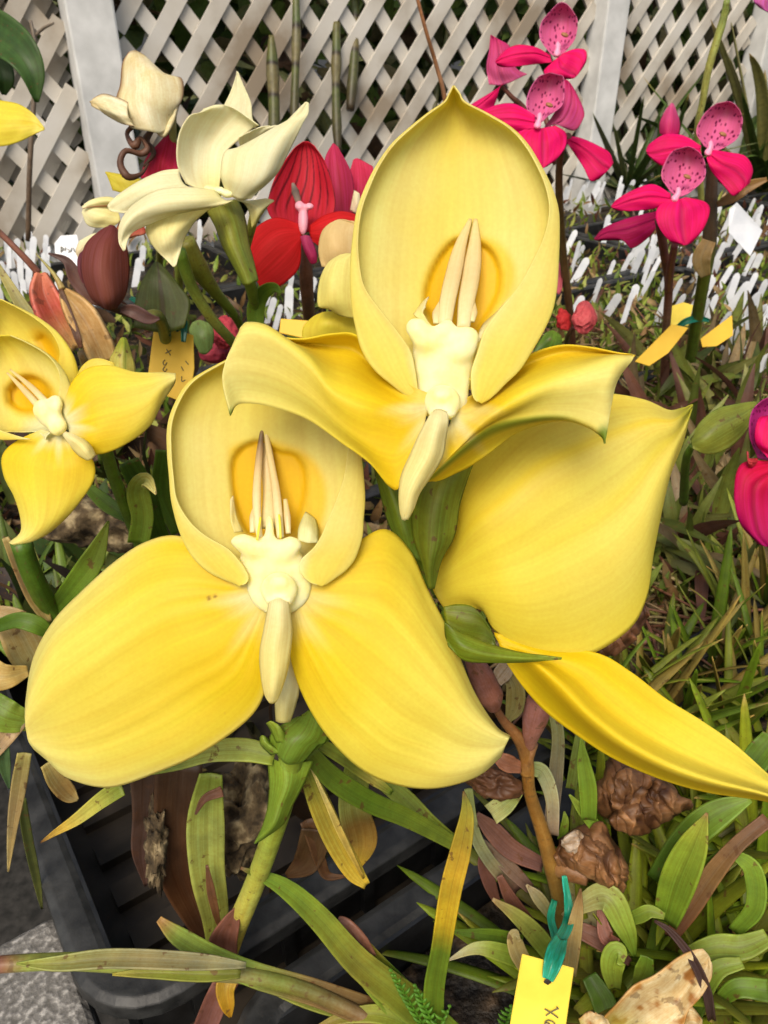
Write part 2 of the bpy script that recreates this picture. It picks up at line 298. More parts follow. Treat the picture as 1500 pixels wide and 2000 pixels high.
# bench of slats that carries the trays
bench = thing('greenhouse_bench', W2(1.0, 1.0, 0), 'long dark slatted bench under the black trays', 'bench')
sl_ = [boxV(W2(-.32+.085*k, 1.305, BENCHZ-.011), (.070, 2.60, .018), AX) for k in range(34)]
obj('slat_top', *join(sl_), MSLAT, bench, smooth=False)
for a, b in ((-.2, .1), (-.2, 2.3), (2.3, .1), (2.3, 2.3)):
    obj('leg', *boxV(W2(a, b, .40), (.07, .07, .80), AX), MSLAT, bench, smooth=False)
def tray(a0, b0, la, lb, label, filled=True, name='plant_tray', ribs=False, group='black trays on the bench'):
    t = tag(empty(name, W2(a0+la/2, b0+lb/2, BENCHZ)), label, 'tray', group); h = RIMZ-BENCHZ-.001; z0 = BENCHZ+.001; P_ = []
    w = .003
    for (a, b, sa, sb) in ((a0+w, b0+lb/2, w, lb-4*w), (a0+la-w, b0+lb/2, w, lb-4*w), (a0+la/2, b0+w, la-2*w, w), (a0+la/2, b0+lb-w, la-2*w, w)):
        P_.append(boxV(W2(a, b, z0+h/2), (sa, sb, h), AX))
    for k in range(int(lb/.045)):
        for a in (a0-.0005, a0+la+.0005): P_.append(boxV(W2(a, b0+.03+k*.045, z0+h/2-.004), (.004, .006, h-.012), AX))
    obj('side_wall', *join(P_), MPLA, t, smooth=False)
    # rounded rim as a swept profile
    pts = []; r = .022
    for (ca, cb, th0) in ((a0+la-r, b0+lb-r, 0), (a0+r, b0+lb-r, 90), (a0+r, b0+r, 180), (a0+la-r, b0+r, 270)):
        for k in range(7): th = R(th0+15*k); pts.append((ca+r*math.cos(th), cb+r*math.sin(th), math.cos(th), math.sin(th)))
    prof = [(-.004, -.004), (-.003, 0), (.0, .0015), (.009, .0012), (.0125, -.001), (.013, -.009), (.011, -.010), (.0105, -.003), (0, -.003)]
    V = [W2(a+na*p, b+nb*p, RIMZ+q) for (a, b, na, nb) in pts for (p, q) in prof]; n = len(pts); m = len(prof); Fc = []
    for i in range(n):
        for j in range(m): i2 = (i+1) % n; j2 = (j+1) % m; Fc.append([i*m+j, i2*m+j, i2*m+j2, i*m+j2])
    bev(obj('rim', V, Fc, MPLB, t, smooth=False), .0006, 2)
    fl = [boxV(W2(a0+la/2, b0+lb/2, z0+.001), (la-.008, lb-.008, .002), AX)]
    if ribs:
        for k in range(int(la/.028)): fl.append(boxV(W2(a0+.02+k*.028, b0+lb/2, z0+.005), (.014, lb-.03, .006), AX))
    obj('tray_floor', *join(fl), MSLAT if ribs else MPLA, t, smooth=False)
    return t
tray(0, 0, .27, .54, 'empty black plastic tray with a ribbed floor behind the yellow orchid stem', ribs=True)
tray(-.31, .035, .27, .54, 'black plastic tray at the bottom edge in front of the ribbed tray')
# soil sheets
def soil(name, a0, a1, b0, b1, z, amp, label, mat=MSOIL, dens=90):
    na, nb = int((a1-a0)*dens), int((b1-b0)*dens); V = []
    for i in range(na):
        for j in range(nb):
            a = a0+(a1-a0)*i/(na-1); b = b0+(b1-b0)*j/(nb-1); p = W2(a, b, z)
            p[2] += amp*noise.fractal(Vector((a*14, b*14, 3)), 1.0, 2.0, 4); V.append(p)
    o = obj(name, V, gridfaces(na, nb)[:, ::-1], mat); tag(o, label, 'potting mix', None, 'stuff'); return o
k = 0
f0 = np.array([-.57, 1.51]); fd = np.array([.893, .451])/np.linalg.norm([.893, .451])
def before_fence(q, m): return (q-f0)@np.array([-fd[1], fd[0]]) < -m
cells = []
for i in range(1, 9):
    for j in range(-1, 5):
        a0 = .30*(i-1)+.315; b0 = .575*j-.02*(i % 2)+.03
        if i == 1 and j == -1: continue
        ok = all(before_fence(O+e1*(a0+x)+e2*(b0+y), .06) for x in (0, .27) for y in (0, .54)); cq = O+e1*(a0+.14)+e2*(b0+.27)
        if ok and cq[1] > .1 and abs(cq[0]) < .75*cq[1]+.3: cells.append((a0, b0))
words = ['first', 'second', 'third', 'fourth', 'fifth', 'sixth', 'seventh', 'eighth', 'ninth', 'tenth']
rws = sorted({c_[0] for c_ in cells})
for a0, b0 in cells:
    rk = sorted([c_[1] for c_ in cells if c_[0] == a0]).index(b0); tray(a0, b0, .27, .54, 'black seedling tray, %s from the left in the %s row behind the ribbed tray' % (words[rk], words[rws.index(a0)]), group='seedling trays filling the bench')
    soil('potting_mix', a0+.006, a0+.264, b0+.006, b0+.534, SOILZ, .006, 'dark potting mix filling a seedling tray', MSOIL, 70)
soil('potting_mix', -.304, -.046, .042, .568, SOILZ-.006, .012, 'wet dark potting mix under the strap leaves at the front')
soil('bark_moss', .01, .26, .27, .532, SOILZ-.002, .014, 'bark and moss filling the far half of the ribbed tray', MMOSS, 120)
# concrete ledge lower left
cb = boxV(W2(-.09, -.155, .43), (.30, .29, .858), AX)
V, Fc = cb
cgr = bpy.data.meshes.new('x')
ledge = obj('concrete_ledge', V, Fc, MCON, smooth=False); bev(ledge, .006, 3)
tag(ledge, 'rough grey concrete ledge beside the tray rim at the lower left corner', 'ledge')

# lattice fence
ZB, ZT = .84, 2.1
fence = thing('lattice_fence', (*f0, 0), 'weathered white lattice fence with grey-white posts behind all the flowers', 'fence')
FX = (np.array([*fd, 0]), np.array([-fd[1], fd[0], 0]), np.array([0, 0, 1.]))
def FP(t, n, z): q = f0+fd*t; return np.array([q[0]+FX[1][0]*n, q[1]+FX[1][1]*n, z])
def lattice(t0, t1, per=.077, wd=.0265, n0=0, ph=0, zb=ZB, zt=ZT, ang=None):
    ps = []; H = zt-zb; sl = 1.30   # lath rise over run
    L = math.hypot(1, sl)
    for s, dn in ((1, 0), (-1, .0075)):
        c = -H/sl-per
        k = 0
        tt = t0-H/sl-per+ph
        while tt < t1+H/sl+per:
            # lath from (tt,zb) going up with slope s*sl, clipped to t0..t1
            za, zc = zb, zt; ta = tt; tb = tt+H/sl
            if s == -1: ta, tb = tt, tt-H/sl
            lo, hi = sorted((ta, tb)); a = max(lo, t0); b = min(hi, t1)
            if b-a > .012:
                def zat(t): return zb+(t-ta)*sl*s
                c0 = FP((a+b)/2, n0+dn, zat((a+b)/2)); d = FX[0]*1/L+FX[2]*sl*s/L; nn = FX[1]; ww = np.cross(nn, d)
                ps.append(boxV(c0, ((b-a)*L, wd, .0066), (d, ww, nn)))
            tt += per
    return join(ps)
obj('lattice_panel', *lattice(.125, 1.16), MWOOD, fence, smooth=False)
obj('lattice_panel', *lattice(1.26, 1.66), MWOOD, fence, smooth=False)
obj('lattice_panel', *lattice(1.76, 2.8), MWOOD, fence, smooth=False)
a = obj('lattice_panel', *lattice(-.9, .035), MWOOD, fence, smooth=False)
b = obj('lattice_panel', *lattice(-.9, .035, n0=.06, ph=.040), MWOOD, fence, smooth=False); b['label'] = 'second lattice layer fixed behind the first'
for t, pw_ in ((.078, .078), (1.19, .062), (1.70, .062), (2.9, .08)): bev(obj('fence_post', *boxV(FP(t, -.012, 1.05), (pw_, pw_, 2.1), FX), MPOST, fence, smooth=False), .004)
for t0, t1 in ((-.9, .035), (.125, 1.16), (1.26, 1.66)): obj('rail', *boxV(FP((t0+t1)/2, .03, ZB-.02), (t1-t0, .035, .06), FX), MPOST, fence, smooth=False)

# ---- foliage generator
def leafcloud(n, ctrfn, size, cols, wr=.4, up=.3, seg=3, bend=.3):
    Vs = []; Fs = []; Cs = []; UV = []
    for k in range(n):
        c = np.array(ctrfn()); L = size*random.uniform(.6, 1.3); d = np.array([random.gauss(0, 1), random.gauss(0, 1), random.gauss(up, .7)]); d /= np.linalg.norm(d)
        s = np.cross(d, [random.gauss(0, 1), random.gauss(0, 1), random.gauss(0, 1)]); s /= np.linalg.norm(s)+1e-9; nn = np.cross(d, s); o = len(Vs)
        col = np.array(random.choice(cols))*random.uniform(.6, 1.35)
        for i in range(seg+1):
            f = i/seg; wv = L*wr*.5*math.sin(math.pi*min(.97, f*.93+.07))**.8 if i < seg else .0005; q = c+d*L*f+nn*bend*L*f*f*-1
            for u in (-1, 0, 1): Vs.append(q+s*u*wv+nn*abs(u)*wv*.3); Cs.append(col*(1.15 if u == 0 else 1)); UV.append((u*.5+.5, f))
        for i in range(seg):
            for j in range(2): a = o+i*3+j; Fs.append([a, a+1, a+4, a+3])
    return np.array(Vs), Fs, np.clip(np.array(Cs), 0, 1), np.array(UV)
dk = [(.05, .10, .02), (.08, .15, .03), (.11, .17, .05), (.20, .18, .09), (.15, .24, .05), (.14, .09, .06), (.30, .34, .16)]
def shrub(x, y, r, h, n, size, label, cols=dk, z0=.0):
    t = thing('shrub', (x, y, 0), label, 'shrub', 'dark shrubs behind the lattice')
    W = np.array([(x+.02*i, y-.01*i, h*.55*i/5) for i in range(6)]); V, Fc = tubeV(W, np.linspace(.03, .012, 6)); obj('trunk', V, Fc, MST, t, np.tile((.08, .05, .03), (len(V), 1)), np.zeros((len(V), 2)))
    def c():
        th = random.uniform(0, 6.28); z = random.uniform(0, 1); rr = r*math.sqrt(random.random())*(.75+.25*math.sin(z*3.1))
        return (x+rr*math.cos(th), y+rr*math.sin(th), z0+z*h)
    V, Fc, C, UV = leafcloud(n, c, size, cols); obj('crown', V, Fc, ML, t, C, UV)
sp = [(-1.35, 1.85, .45), (-.75, 2.15, .5), (-.1, 2.5, .5), (.5, 2.75, .5), (1.1, 3.1, .5), (1.75, 3.4, .5), (2.6, 3.8, .55)]
desc = ['dark leafy shrub behind the doubled lattice at the left', 'dark shrub behind the lattice beside the left post', 'dense shrub behind the lattice above the cream flower', 'dense shrub behind the lattice above the big yellow hood',
        'dark shrub behind the lattice beside the second post', 'dark shrub beyond the narrow lattice right of the second post', 'dark shrub beyond the far right fence post']
for (x, y, r), d in zip(sp, desc): shrub(x, y, r, 2.0, 1500, .13, d)
def c(): t = random.uniform(-2.5, 8); n = random.uniform(1.5, 3.0); p = FP(t, n, random.uniform(0, 2.4)); return p
V, Fc, C, UV = leafcloud(5200, c, .24, dk); o = obj('foliage', V, Fc, ML, None, C, UV); tag(o, 'dark mass of greenhouse foliage far behind the lattice', 'foliage', None, 'stuff')
# pale pots glimpsed through the lattice
def pot(x, y, z, r, h, label):
    prof = [(.72, 0), (.95, .86), (1.05, .87), (1.07, 1.0), (.98, 1.0), (.90, .86), (.85, .85)]; seg = 20; V = []; Fc = []
    for (pr, pz) in prof:
        for k in range(seg): V.append((x+r*pr*math.cos(6.2832*k/seg), y+r*pr*math.sin(6.2832*k/seg), z+h*pz))
    for i in range(len(prof)-1):
        for k in range(seg): k2 = (k+1) % seg; Fc.append([i*seg+k, i*seg+k2, (i+1)*seg+k2, (i+1)*seg+k])
    Fc.append(list(range(seg))[::-1]); tag(obj('plant_pot', V, Fc, MWHT), label, 'pot', 'pale pots beyond the fence')

# canes in front of lattice
def cane(name, pts, rp, cst, label, cat, group=None):
    o = tube(name, pts, rp, cst, None, MST, 30); tag(o, label, cat, group); return o
cn = [(0, (.13, .12, .04)), (.28, (.08, .11, .03)), (.31, (.03, .02, .015)), (.34, (.14, .13, .06)), (.6, (.16, .14, .06)), (.62, (.03, .02, .015)), (.65, (.09, .11, .03)), (1, (.05, .035, .02))]
for pts, r, lab in (
    ([(577, -60, 140), (579, 60, 141), (577, 140, 142), (574, 262, 143)], [8, 7, 8.5, 10, 8, 7.5, 9, 8], 'green-brown cane before the lattice, left of the paired canes'),
    ([(694, -60, 150), (693, 40, 151), (692, 110, 152), (684, 215, 153)], [10, 9, 10, 12, 9, 9, 11, 8], 'thick dark cane before the lattice reaching the top edge'),
    ([(657, 45, 148), (657, 110, 149), (656, 180, 150), (660, 300, 151)], [8, 8, 9, 11, 8, 8, 10, 6], 'short mossy cane before the lattice between two taller ones'),
    ([(530, 70, 140), (532, 130, 141), (535, 200, 142), (536, 320, 143)], [5, 9, 12, 13, 11, 11, 13, 10], 'pale stubby cane before the lattice above the cream flower'),
    ([(876, 60, 165), (868, 100, 165), (855, 150, 165), (845, 260, 165)], [6, 6, 5], 'short leaning cane before the lattice near the orange stalk')):
    cane('cane', pts, r, cn, lab, 'cane', 'canes standing in front of the lattice')
cane('flower_stalk', [(808, -30, 70), (832, 60, 72), (850, 120, 74), (870, 200, 76), (880, 330, 80)], [3.5, 4, 5], [(0, (.30, .13, .05)), (1, (.26, .14, .07))], 'thin orange-brown bare stalk rising beside the big yellow hood', 'stalk')

# ================================================================== FLOWERS
def hood(name, rows, D, parent, mat, colfn, cup=1.6, post=None, n=(170, 150), free=-.12, sil=.12):
    R_ = []
    H = len(rows)
    for k, (y, lf, ls, rs, rf) in enumerate(rows):
        f = math.sin(math.pi*min(1, (k+.3)/(H-.4)))**.6; s = max(0, f); w = rs-ls
        dy = [0, 0, -8, -24, -42][max(0, k-(H-5))] if k > H-5 else 0; dy *= (rows[-1][0]-rows[0][0])/600
        R_.append([(lf, y, free), (ls, y, sil*s), (ls+w*.16, y+dy, .62*cup*s), (ls+w*.5, y+dy, cup*s), (ls+w*.84, y+dy, .62*cup*s), (rs, y, sil*s), (rf, y, free)])
    return net(name, R_, D, parent, mat, colfn, None, n, .0004, post)
def pouch(dark, mid, depth=.2, cd=YG, cm=(.87, .62, .02)):
    dp = smooth_poly(dark); mp_ = smooth_poly(mid)
    def f(u, v, x, y, z, c):
        inn = (u > .2) & (u < .8); s = np.where(inn, sm(3, -5, sdpoly(x, y, dp)), 0); s2 = np.where(inn, sm(14, -8, sdpoly(x, y, mp_)), 0)
        c = mixc(c, cm, s2*.85); c = mixc(c, cd, s); return z+s*depth, c
    return f
def ycol(cx, cy, r, base=(Y0, Y1, Y2, Y3), pw=1.0, edge=.5, white=.85, rot=0):
    """yellow sepal: saturated near the throat, pale towards tip and margins, whitish at the throat itself"""
    def f(u, v, x, y):
        e = np.abs(u-.5)*2
        c = mixc(base[0], base[1], sm(.15, .6, v)); c = mixc(c, base[2], sm(.42, .9, v+edge*.25*e)); c = mixc(c, base[3], sm(.7, 1.1, v+edge*.35*e**2))
        c = mixc(c, base[3]*1.02, sm(.9, 1.0, e)*.6)
        for us, st in ((.22, .3), (.34, .5), (.44, .35), (.53, .7), (.63, .5), (.73, .55), (.84, .3)):
            c = mixc(c, Y0*np.array((.93, .82, 1)), .45*st*np.exp(-((u-us-.03*np.sin(v*5+us*20))/.011)**2)*(.6+.4*np.sin(v*21+us*40))*sm(.06, .2, v)*sm(.85, .35, v))
        d = np.hypot(x-cx, y-cy); ang = np.arctan2(y-cy, x-cx)
        return mixc(c, YW, white*sm(1, .15, d/(r*(1+.18*np.sin(ang*9)+.1*np.sin(ang*17)))))
    return f
def hcol(cx, cy, gold=.4):
    def f(u, v, x, y):
        c = mixc(Y1*.98, mixc(Y2, Y3, .5+.25*np.sin(u*19+2*np.sin(v*3))), sm(.0, .4, v)); e = np.abs(u-.5)*2
        c = mixc(c, Y0, gold*.5*sm(.35, .0, np.abs(u-.52)*2)*sm(.9, .5, v)*sm(0, .1, v)); c = mixc(c, Y1, .6*sm(.70, .8, e)*sm(.55, .8, v)); c = mixc(c, Y3, .8*sm(.93, 1, e))  # last mix pales the rim colour to offset shade on its sideways strip
        d = np.hypot((x-cx), (y-cy)); return mixc(c, YW, .7*sm(75, 30, d))
    return f
def anther(name, pts, w, D, parent, mat, cst):
    """pointed flat blade with rounded edges"""
    S = cr(np.array(pts, float), 20); n = 20; seg = 12; v = np.linspace(0, 1, n); W = Pn(S[:, 0], S[:, 1], D+S[:, 2]*.01)
    T = np.gradient(W, axis=0); T /= np.linalg.norm(T, axis=1)[:, None]; X = np.array([1, 0, 0.]); V = []
    ww = np.interp(v, np.linspace(0, 1, len(w)), w)*D/F
    for i in range(n):
        b = X-T[i]*(X@T[i]); b /= np.linalg.norm(b); c_ = np.cross(T[i], b)
        for k in range(seg):
            th = 6.2832*k/seg; V.append(W[i]+b*math.cos(th)*ww[i]+c_*math.sin(th)*ww[i]*.55)
    Fc = []
    for i in range(n-1):
        for j in range(seg): k = (j+1) % seg; Fc.append([i*seg+j, i*seg+k, (i+1)*seg+k, (i+1)*seg+j])
    Fc += [list(range(seg))[::-1], [(n-1)*seg+j for j in range(seg)]]
    return obj(name, V, Fc, mat, parent, np.repeat(stops(v, cst)[:, None], seg, 1), np.stack([np.tile(np.linspace(0, 1, seg), n), np.repeat(v, seg)], -1))
PA = (.68, .53, .25); PB = (.80, .70, .36)

main = thing('yellow_orchid', P(440, 1860, .33), 'large yellow orchid in front bearing three big open flowers on one green stem', 'orchid', 'orchids in bloom')
# ---- upper flower
D1 = .190
f1 = empty('flower', P(860, 790, D1), main); f1['label'] = 'topmost big yellow flower with a tall pointed hood'
hood('hood', [(168, 885, 885, 887, 887), (184, 877, 877, 898, 898), (200, 868, 867, 909, 908), (222, 838, 836, 951, 949), (250, 804, 802, 997, 994), (282, 770, 768, 1028, 1024), (322, 742, 740, 1052, 1048), (365, 722, 718, 1074, 1066),
    (410, 706, 702, 1088, 1073), (460, 699, 694, 1091, 1063), (510, 701, 688, 1090, 1040), (560, 712, 686, 1087, 1012), (605, 743, 689, 1078, 975), (645, 775, 697, 1060, 946), (685, 802, 709, 1037, 933), (722, 811, 733, 1013, 921), (750, 815, 765, 985, 920), (768, 817, 788, 968, 922), (779, 817, 806, 954, 926), (784, 816, 813, 940, 932)],
    D1+.002, f1, MP, hcol(862, 700), 1.0, pouch([(893, 466), (867, 487), (847, 517), (833, 553), (827, 590), (838, 622), (860, 650), (925, 655), (952, 620), (975, 575), (979, 533), (965, 495), (940, 474)],
    [(893, 466), (960, 470), (997, 507), (1003, 545), (990, 582), (960, 620), (930, 650), (860, 652), (832, 610), (830, 550), (860, 490)]))
sL = [[(846, 772), (842, 784), (838, 797), (832, 815), (828, 842)],
    [(800, 750), (797, 775), (793, 810), (788, 870), (784, 945)],
    [(745, 700), (742, 740), (738, 790), (745, 870), (762, 951)],
    [(696, 655), (692, 700), (690, 775), (700, 850), (722, 905)],
    [(650, 652), (647, 690), (645, 752), (655, 815), (668, 866)],
    [(592, 662), (597, 676), (606, 705), (605, 768), (602, 820)],
    [(545, 657), (552, 662), (560, 667), (545, 730), (535, 796)],
    [(512, 641), (516, 639), (518, 642), (492, 715), (488, 788)],
    [(484, 630), (482, 632), (478, 640), (450, 715), (462, 792)],
    [(470, 641), (467, 650), (458, 668), (434, 735), (450, 812)]]
def dzL(u, v): return (1.15*np.exp(-((u-.18)/.2)**2)-.35*np.exp(-((u-.52)/.16)**2)+.35*sm(.75, 1, u))*sm(.05, .3, v)*sm(1.05, .8, v)-.25*v
def cL(u, v, x, y):  # shade of the recessed upper half and lit lower half painted in
    c = ycol(862, 790, 115)(u*.0+.5, v*1.0, x, y); c = mixc(c, Y0*.96, .75*sm(.5, .2, u)*sm(.9, .4, v)); c = mixc(c, Y0, .35*sm(.3, .7, u)*sm(.45, .2, v))
    c = mixc(c, Y3, .55*sm(.45, .6, u)*sm(.35, .8, v)); return mixc(c, (.22, .30, .03), sm(14, 3, np.hypot(x-449, y-808)))
net('lateral_sepal', sL, D1+.001, f1, MP, cL, dzL, (64, 44))
sR = [[(893, 785), (890, 796), (886, 806), (882, 818), (878, 835), (876, 838)],
    [(925, 770), (918, 795), (905, 830), (880, 880), (832, 934), (840, 936)],
    [(975, 735), (972, 762), (965, 795), (945, 828), (900, 876), (900, 920)],
    [(1030, 695), (1026, 730), (1018, 762), (1000, 800), (962, 832), (950, 890)],
    [(1093, 675), (1090, 705), (1080, 737), (1062, 775), (1035, 816), (1010, 845)],
    [(1150, 678), (1147, 697), (1135, 720), (1120, 768), (1098, 813), (1085, 822)],
    [(1205, 689), (1200, 694), (1190, 702), (1165, 762), (1145, 826), (1143, 830)],
    [(1230, 692), (1226, 696), (1218, 702), (1190, 762), (1176, 845), (1174, 848)],
    [(1240, 693), (1238, 696), (1234, 704), (1202, 752), (1183, 858), (1182, 860)]]
def dzR(u, v): return (1.0*np.exp(-((u-.1)/.18)**2)-.45*np.exp(-((u-.5)/.2)**2)+.9*sm(.8, 1, u))*sm(.05, .3, v)*sm(1.05, .8, v)-.2*v
def cR(u, v, x, y):
    c = ycol(862, 790, 115)(u*.0+.5, v, x, y); c = mixc(c, Y0, .7*sm(.42, .15, u)); c = mixc(c, Y3, .55*sm(.35, .5, u)*sm(.3, .7, v)*sm(.85, .75, u))
    c = mixc(c, (.26, .33, .03), .9*sm(.76, .82, u)*sm(.90, .84, u)*sm(.08, .2, v)*sm(.75, .5, v)); return mixc(c, (.20, .30, .03), sm(30, 8, np.hypot((x-1180)*1.4, y-852)))
net('lateral_sepal', sR, D1+.003, f1, MP, cR, dzR, (64, 48))
def lipcol(u, v, x, y): return mixc((.85, .80, .48), (.86, .79, .34), sm(0, .6, v))
net('lip', [[(846, 806), (857, 803), (872, 808)], [(837, 820, -.15), (855, 819, -.3), (873, 822, -.15)], [(819, 854), (845, 854, -.35), (868, 856)], [(802, 892), (836, 892, -.35), (862, 890)], [(786, 930), (815, 930, -.35), (842, 925)], [(782, 966), (800, 964, -.3), (818, 960)], [(784, 996), (795, 994, -.2), (806, 990)], [(789, 1014), (791, 1014), (794, 1012)]],
    D1-.004, f1, MC, lipcol, None, (30, 12), .0012)
blob('column', [sph((814, 640, .15), 27, 24, .2, D1-.001), sph((832, 660, .2), 34, 26, .22, D1-.001), sph((913, 660, .15), 27, 28, .2, D1-.001), sph((898, 680, .2), 36, 28, .22, D1-.001), sph((866, 668, .28), 54, 28, .25, D1), sph((866, 690, .36), 66, 40, .28, D1), sph((866, 715, .38), 62, 56, .28, D1), sph((866, 745, .38), 57, 50, .26, D1),
    sph((864, 775, .42), 57, 52, .24, D1), sph((872, 638, .1), 19, 22, .18, D1)], MWAX, f1, .0006, 40)
A1 = [(0, PB), (.5, PA), (1, (.72, .58, .25))]
anther('anther', [(869, 634, .1), (874, 590, .35), (886, 535, .7), (900, 478, .9), (919, 428, 1.1)], [13, 16, 17, 16, 11, 4], D1, f1, MCOL, A1)
anther('anther', [(905, 640, .1), (911, 590, .35), (920, 540, .7), (927, 480, .9), (929, 428, 1.1)], [13, 16, 18, 18, 12, 4], D1, f1, MCOL, A1)
for q in ([(852, 632, .15), (853, 612, .25), (861, 588, .4)], [(921, 628, .15), (924, 610, .25), (925, 588, .4)]): anther('anther_flap', q, [6, 9, 3], D1, f1, MCOL, A1)
net('flap', [[(830, 600, .3), (832, 590, .5), (838, 580, .8)], [(826, 612, .2), (820, 604, .5), (826, 590, .9)], [(845, 640, .1), (812, 618, .2), (808, 614, .6)]], D1, f1, MC, lipcol, None, (12, 10))
net('flap', [[(935, 668, .1), (936, 650, .3), (945, 632, .8)], [(952, 640, .2), (960, 622, .5), (975, 605, .9)], [(985, 595, .5), (992, 585, .7), (1000, 578, 1.0)]], D1, f1, MC, lipcol, None, (14, 10))

# ---- lower flower
D2 = .207
f2 = empty('flower', P(545, 1150, D2), main); f2['label'] = 'lowest big yellow flower with two broad spread sepals'
hood('hood', [(672, 530, 530, 600, 600), (690, 478, 476, 640, 640), (712, 430, 428, 662, 660), (745, 378, 374, 682, 680), (785, 350, 347, 692, 690), (830, 335, 332, 698, 690), (880, 334, 331, 703, 680), (930, 338, 335, 709, 672),
    (975, 345, 338, 712, 657), (1015, 368, 345, 709, 640), (1045, 400, 354, 707, 628), (1070, 443, 366, 700, 612), (1093, 466, 382, 690, 588), (1114, 480, 405, 673, 585), (1128, 486, 430, 655, 594), (1138, 482, 456, 640, 606), (1142, 474, 468, 628, 618)],
    D2+.002, f2, MP, hcol(540, 1090, .2), 1.0, pouch([(450, 930), (454, 895), (472, 872), (498, 860), (520, 864), (548, 879), (578, 886), (596, 912), (600, 945), (595, 980), (585, 1012), (570, 1040), (500, 1048), (475, 1030), (458, 985)],
    [(450, 895), (462, 872), (520, 862), (580, 880), (610, 900), (630, 935), (636, 975), (628, 1020), (612, 1052), (500, 1050), (475, 1034), (458, 980)]))
s2L = [[(528, 1120, .3), (530, 1135, .3), (532, 1150, .3), (534, 1168, .3), (536, 1190, .3)],
    [(500, 1115), (500, 1135), (504, 1158), (512, 1190), (524, 1230)],
    [(440, 1090), (445, 1135), (460, 1190), (485, 1250), (515, 1300)],
    [(353, 1048), (370, 1120), (400, 1215), (450, 1310), (516, 1352)],
    [(287, 1058), (300, 1130), (330, 1240), (390, 1350), (484, 1405)],
    [(225, 1097), (235, 1170), (260, 1280), (310, 1400), (400, 1466)],
    [(160, 1155), (165, 1220), (180, 1330), (220, 1440), (310, 1507)],
    [(105, 1213), (105, 1270), (115, 1370), (145, 1460), (215, 1537)],
    [(66, 1285), (66, 1340), (75, 1400), (92, 1455), (135, 1520)],
    [(51, 1370), (51, 1390), (55, 1420), (66, 1452), (92, 1484)],
    [(51, 1412), (51, 1420), (53, 1432), (57, 1448), (67, 1463)]]
def dz2(u, v): e = (u-.5)*2; return .15-.35*(1-e*e)*sm(0, .4, v)+.5*e*e*sm(.1, .5, v)+.55*v*v+.12*np.sin(u*9+v*3)*sm(.2, .6, v)+.010*np.sin(u*57+3*np.sin(v*4)+2*np.sin(u*17))*sm(.05, .3, v)*sm(1, .5, v)+.05*np.sin(u*5+v*9)*np.sin(v*6+1)*sm(.2, .5, v)
def c2L(u, v, x, y):
    c = ycol(545, 1160, 135, edge=.6)(u, v*1.02, x, y); c = mixc(c, Y0, .55*sm(.5, .8, u)*sm(.75, .3, v)*sm(.03, .12, v)); c = mixc(c, Y3, .35*sm(.35, .0, u)*sm(.3, .6, v))  # upper outer area painted paler, light from above put into the colour
    for (bx, by) in ((408, 1168), (421, 1164)): c = mixc(c, (.25, .10, .02), .85*sm(5, 2.5, np.hypot((x-bx)*.8, (y-by)*1.4)))
    return c
net('lateral_sepal', s2L, D2+.004, f2, MP, c2L, dz2, (110, 80))
s2R = [[(562, 1120, .3), (560, 1135, .3), (558, 1150, .3), (556, 1168, .3), (554, 1190, .3)],
    [(598, 1128), (592, 1145), (585, 1162), (578, 1185), (564, 1225)],
    [(645, 1110), (632, 1155), (615, 1200), (595, 1240), (567, 1278)],
    [(695, 1062), (690, 1150), (665, 1240), (630, 1310), (583, 1337)],
    [(752, 1034), (748, 1160), (712, 1280), (668, 1370), (614, 1400)],
    [(800, 1075), (792, 1200), (757, 1320), (712, 1410), (657, 1458)],
    [(835, 1152), (830, 1250), (802, 1360), (762, 1450), (712, 1506)],
    [(880, 1242), (880, 1320), (857, 1400), (822, 1470), (777, 1533)],
    [(925, 1350), (925, 1390), (911, 1435), (882, 1490), (852, 1539)],
    [(968, 1418), (968, 1428), (962, 1450), (947, 1482), (930, 1517)],
    [(996, 1438), (994, 1442), (990, 1450), (985, 1460), (978, 1478)]]
def c2R(u, v, x, y):
    c = ycol(545, 1160, 135, edge=.3)(u*.6+.2, v, x, y); c = mixc(c, Y0, .45*sm(.45, .2, v)); return c
net('lateral_sepal', s2R, D2+.004, f2, MP, c2R, dz2, (90, 60))
net('lip', [[(530, 1172), (545, 1170), (560, 1174)], [(527, 1185, -.1), (545, 1185, -.3), (562, 1185, -.1)], [(518, 1229), (543, 1229, -.35), (568, 1229)], [(510, 1275), (537, 1275, -.35), (565, 1272)], [(512, 1317), (535, 1317, -.35), (558, 1312)], [(518, 1350), (533, 1350, -.25), (547, 1346)], [(526, 1369), (531, 1371), (538, 1368)]],
    D2-.001, f2, MC, lipcol, None, (30, 12), .0012)
blob('column', [sph((474, 1058, .15), 28, 19, .2, D2-.001), sph((496, 1070, .2), 34, 22, .22, D2-.001), sph((568, 1064, .15), 26, 20, .2, D2-.001), sph((548, 1076, .2), 34, 22, .22, D2-.001), sph((522, 1078, .28), 48, 26, .24, D2), sph((530, 1095, .36), 68, 40, .28, D2), sph((538, 1115, .38), 66, 46, .26, D2),
    sph((545, 1145, .42), 68, 62, .22, D2), sph((527, 1034, .15), 13, 34, .16, D2)], MWAX, f2, .0006, 40)
anther('anther', [(507, 1050, .1), (502, 1000, .35), (502, 950, .6), (506, 895, .9), (512, 838, 1.1)], [6, 8, 9, 8, 7, 4], D2, f2, MCOL, [(0, PB), (.6, PA), (.82, (.40, .26, .12)), (.92, (.10, .06, .03)), (1, (.35, .25, .12))])
anther('anther', [(548, 1050, .1), (543, 1000, .35), (538, 950, .6), (528, 895, .9), (516, 825, 1.2)], [7, 9, 9, 7, 7, 3], D2, f2, MCOL, A1)
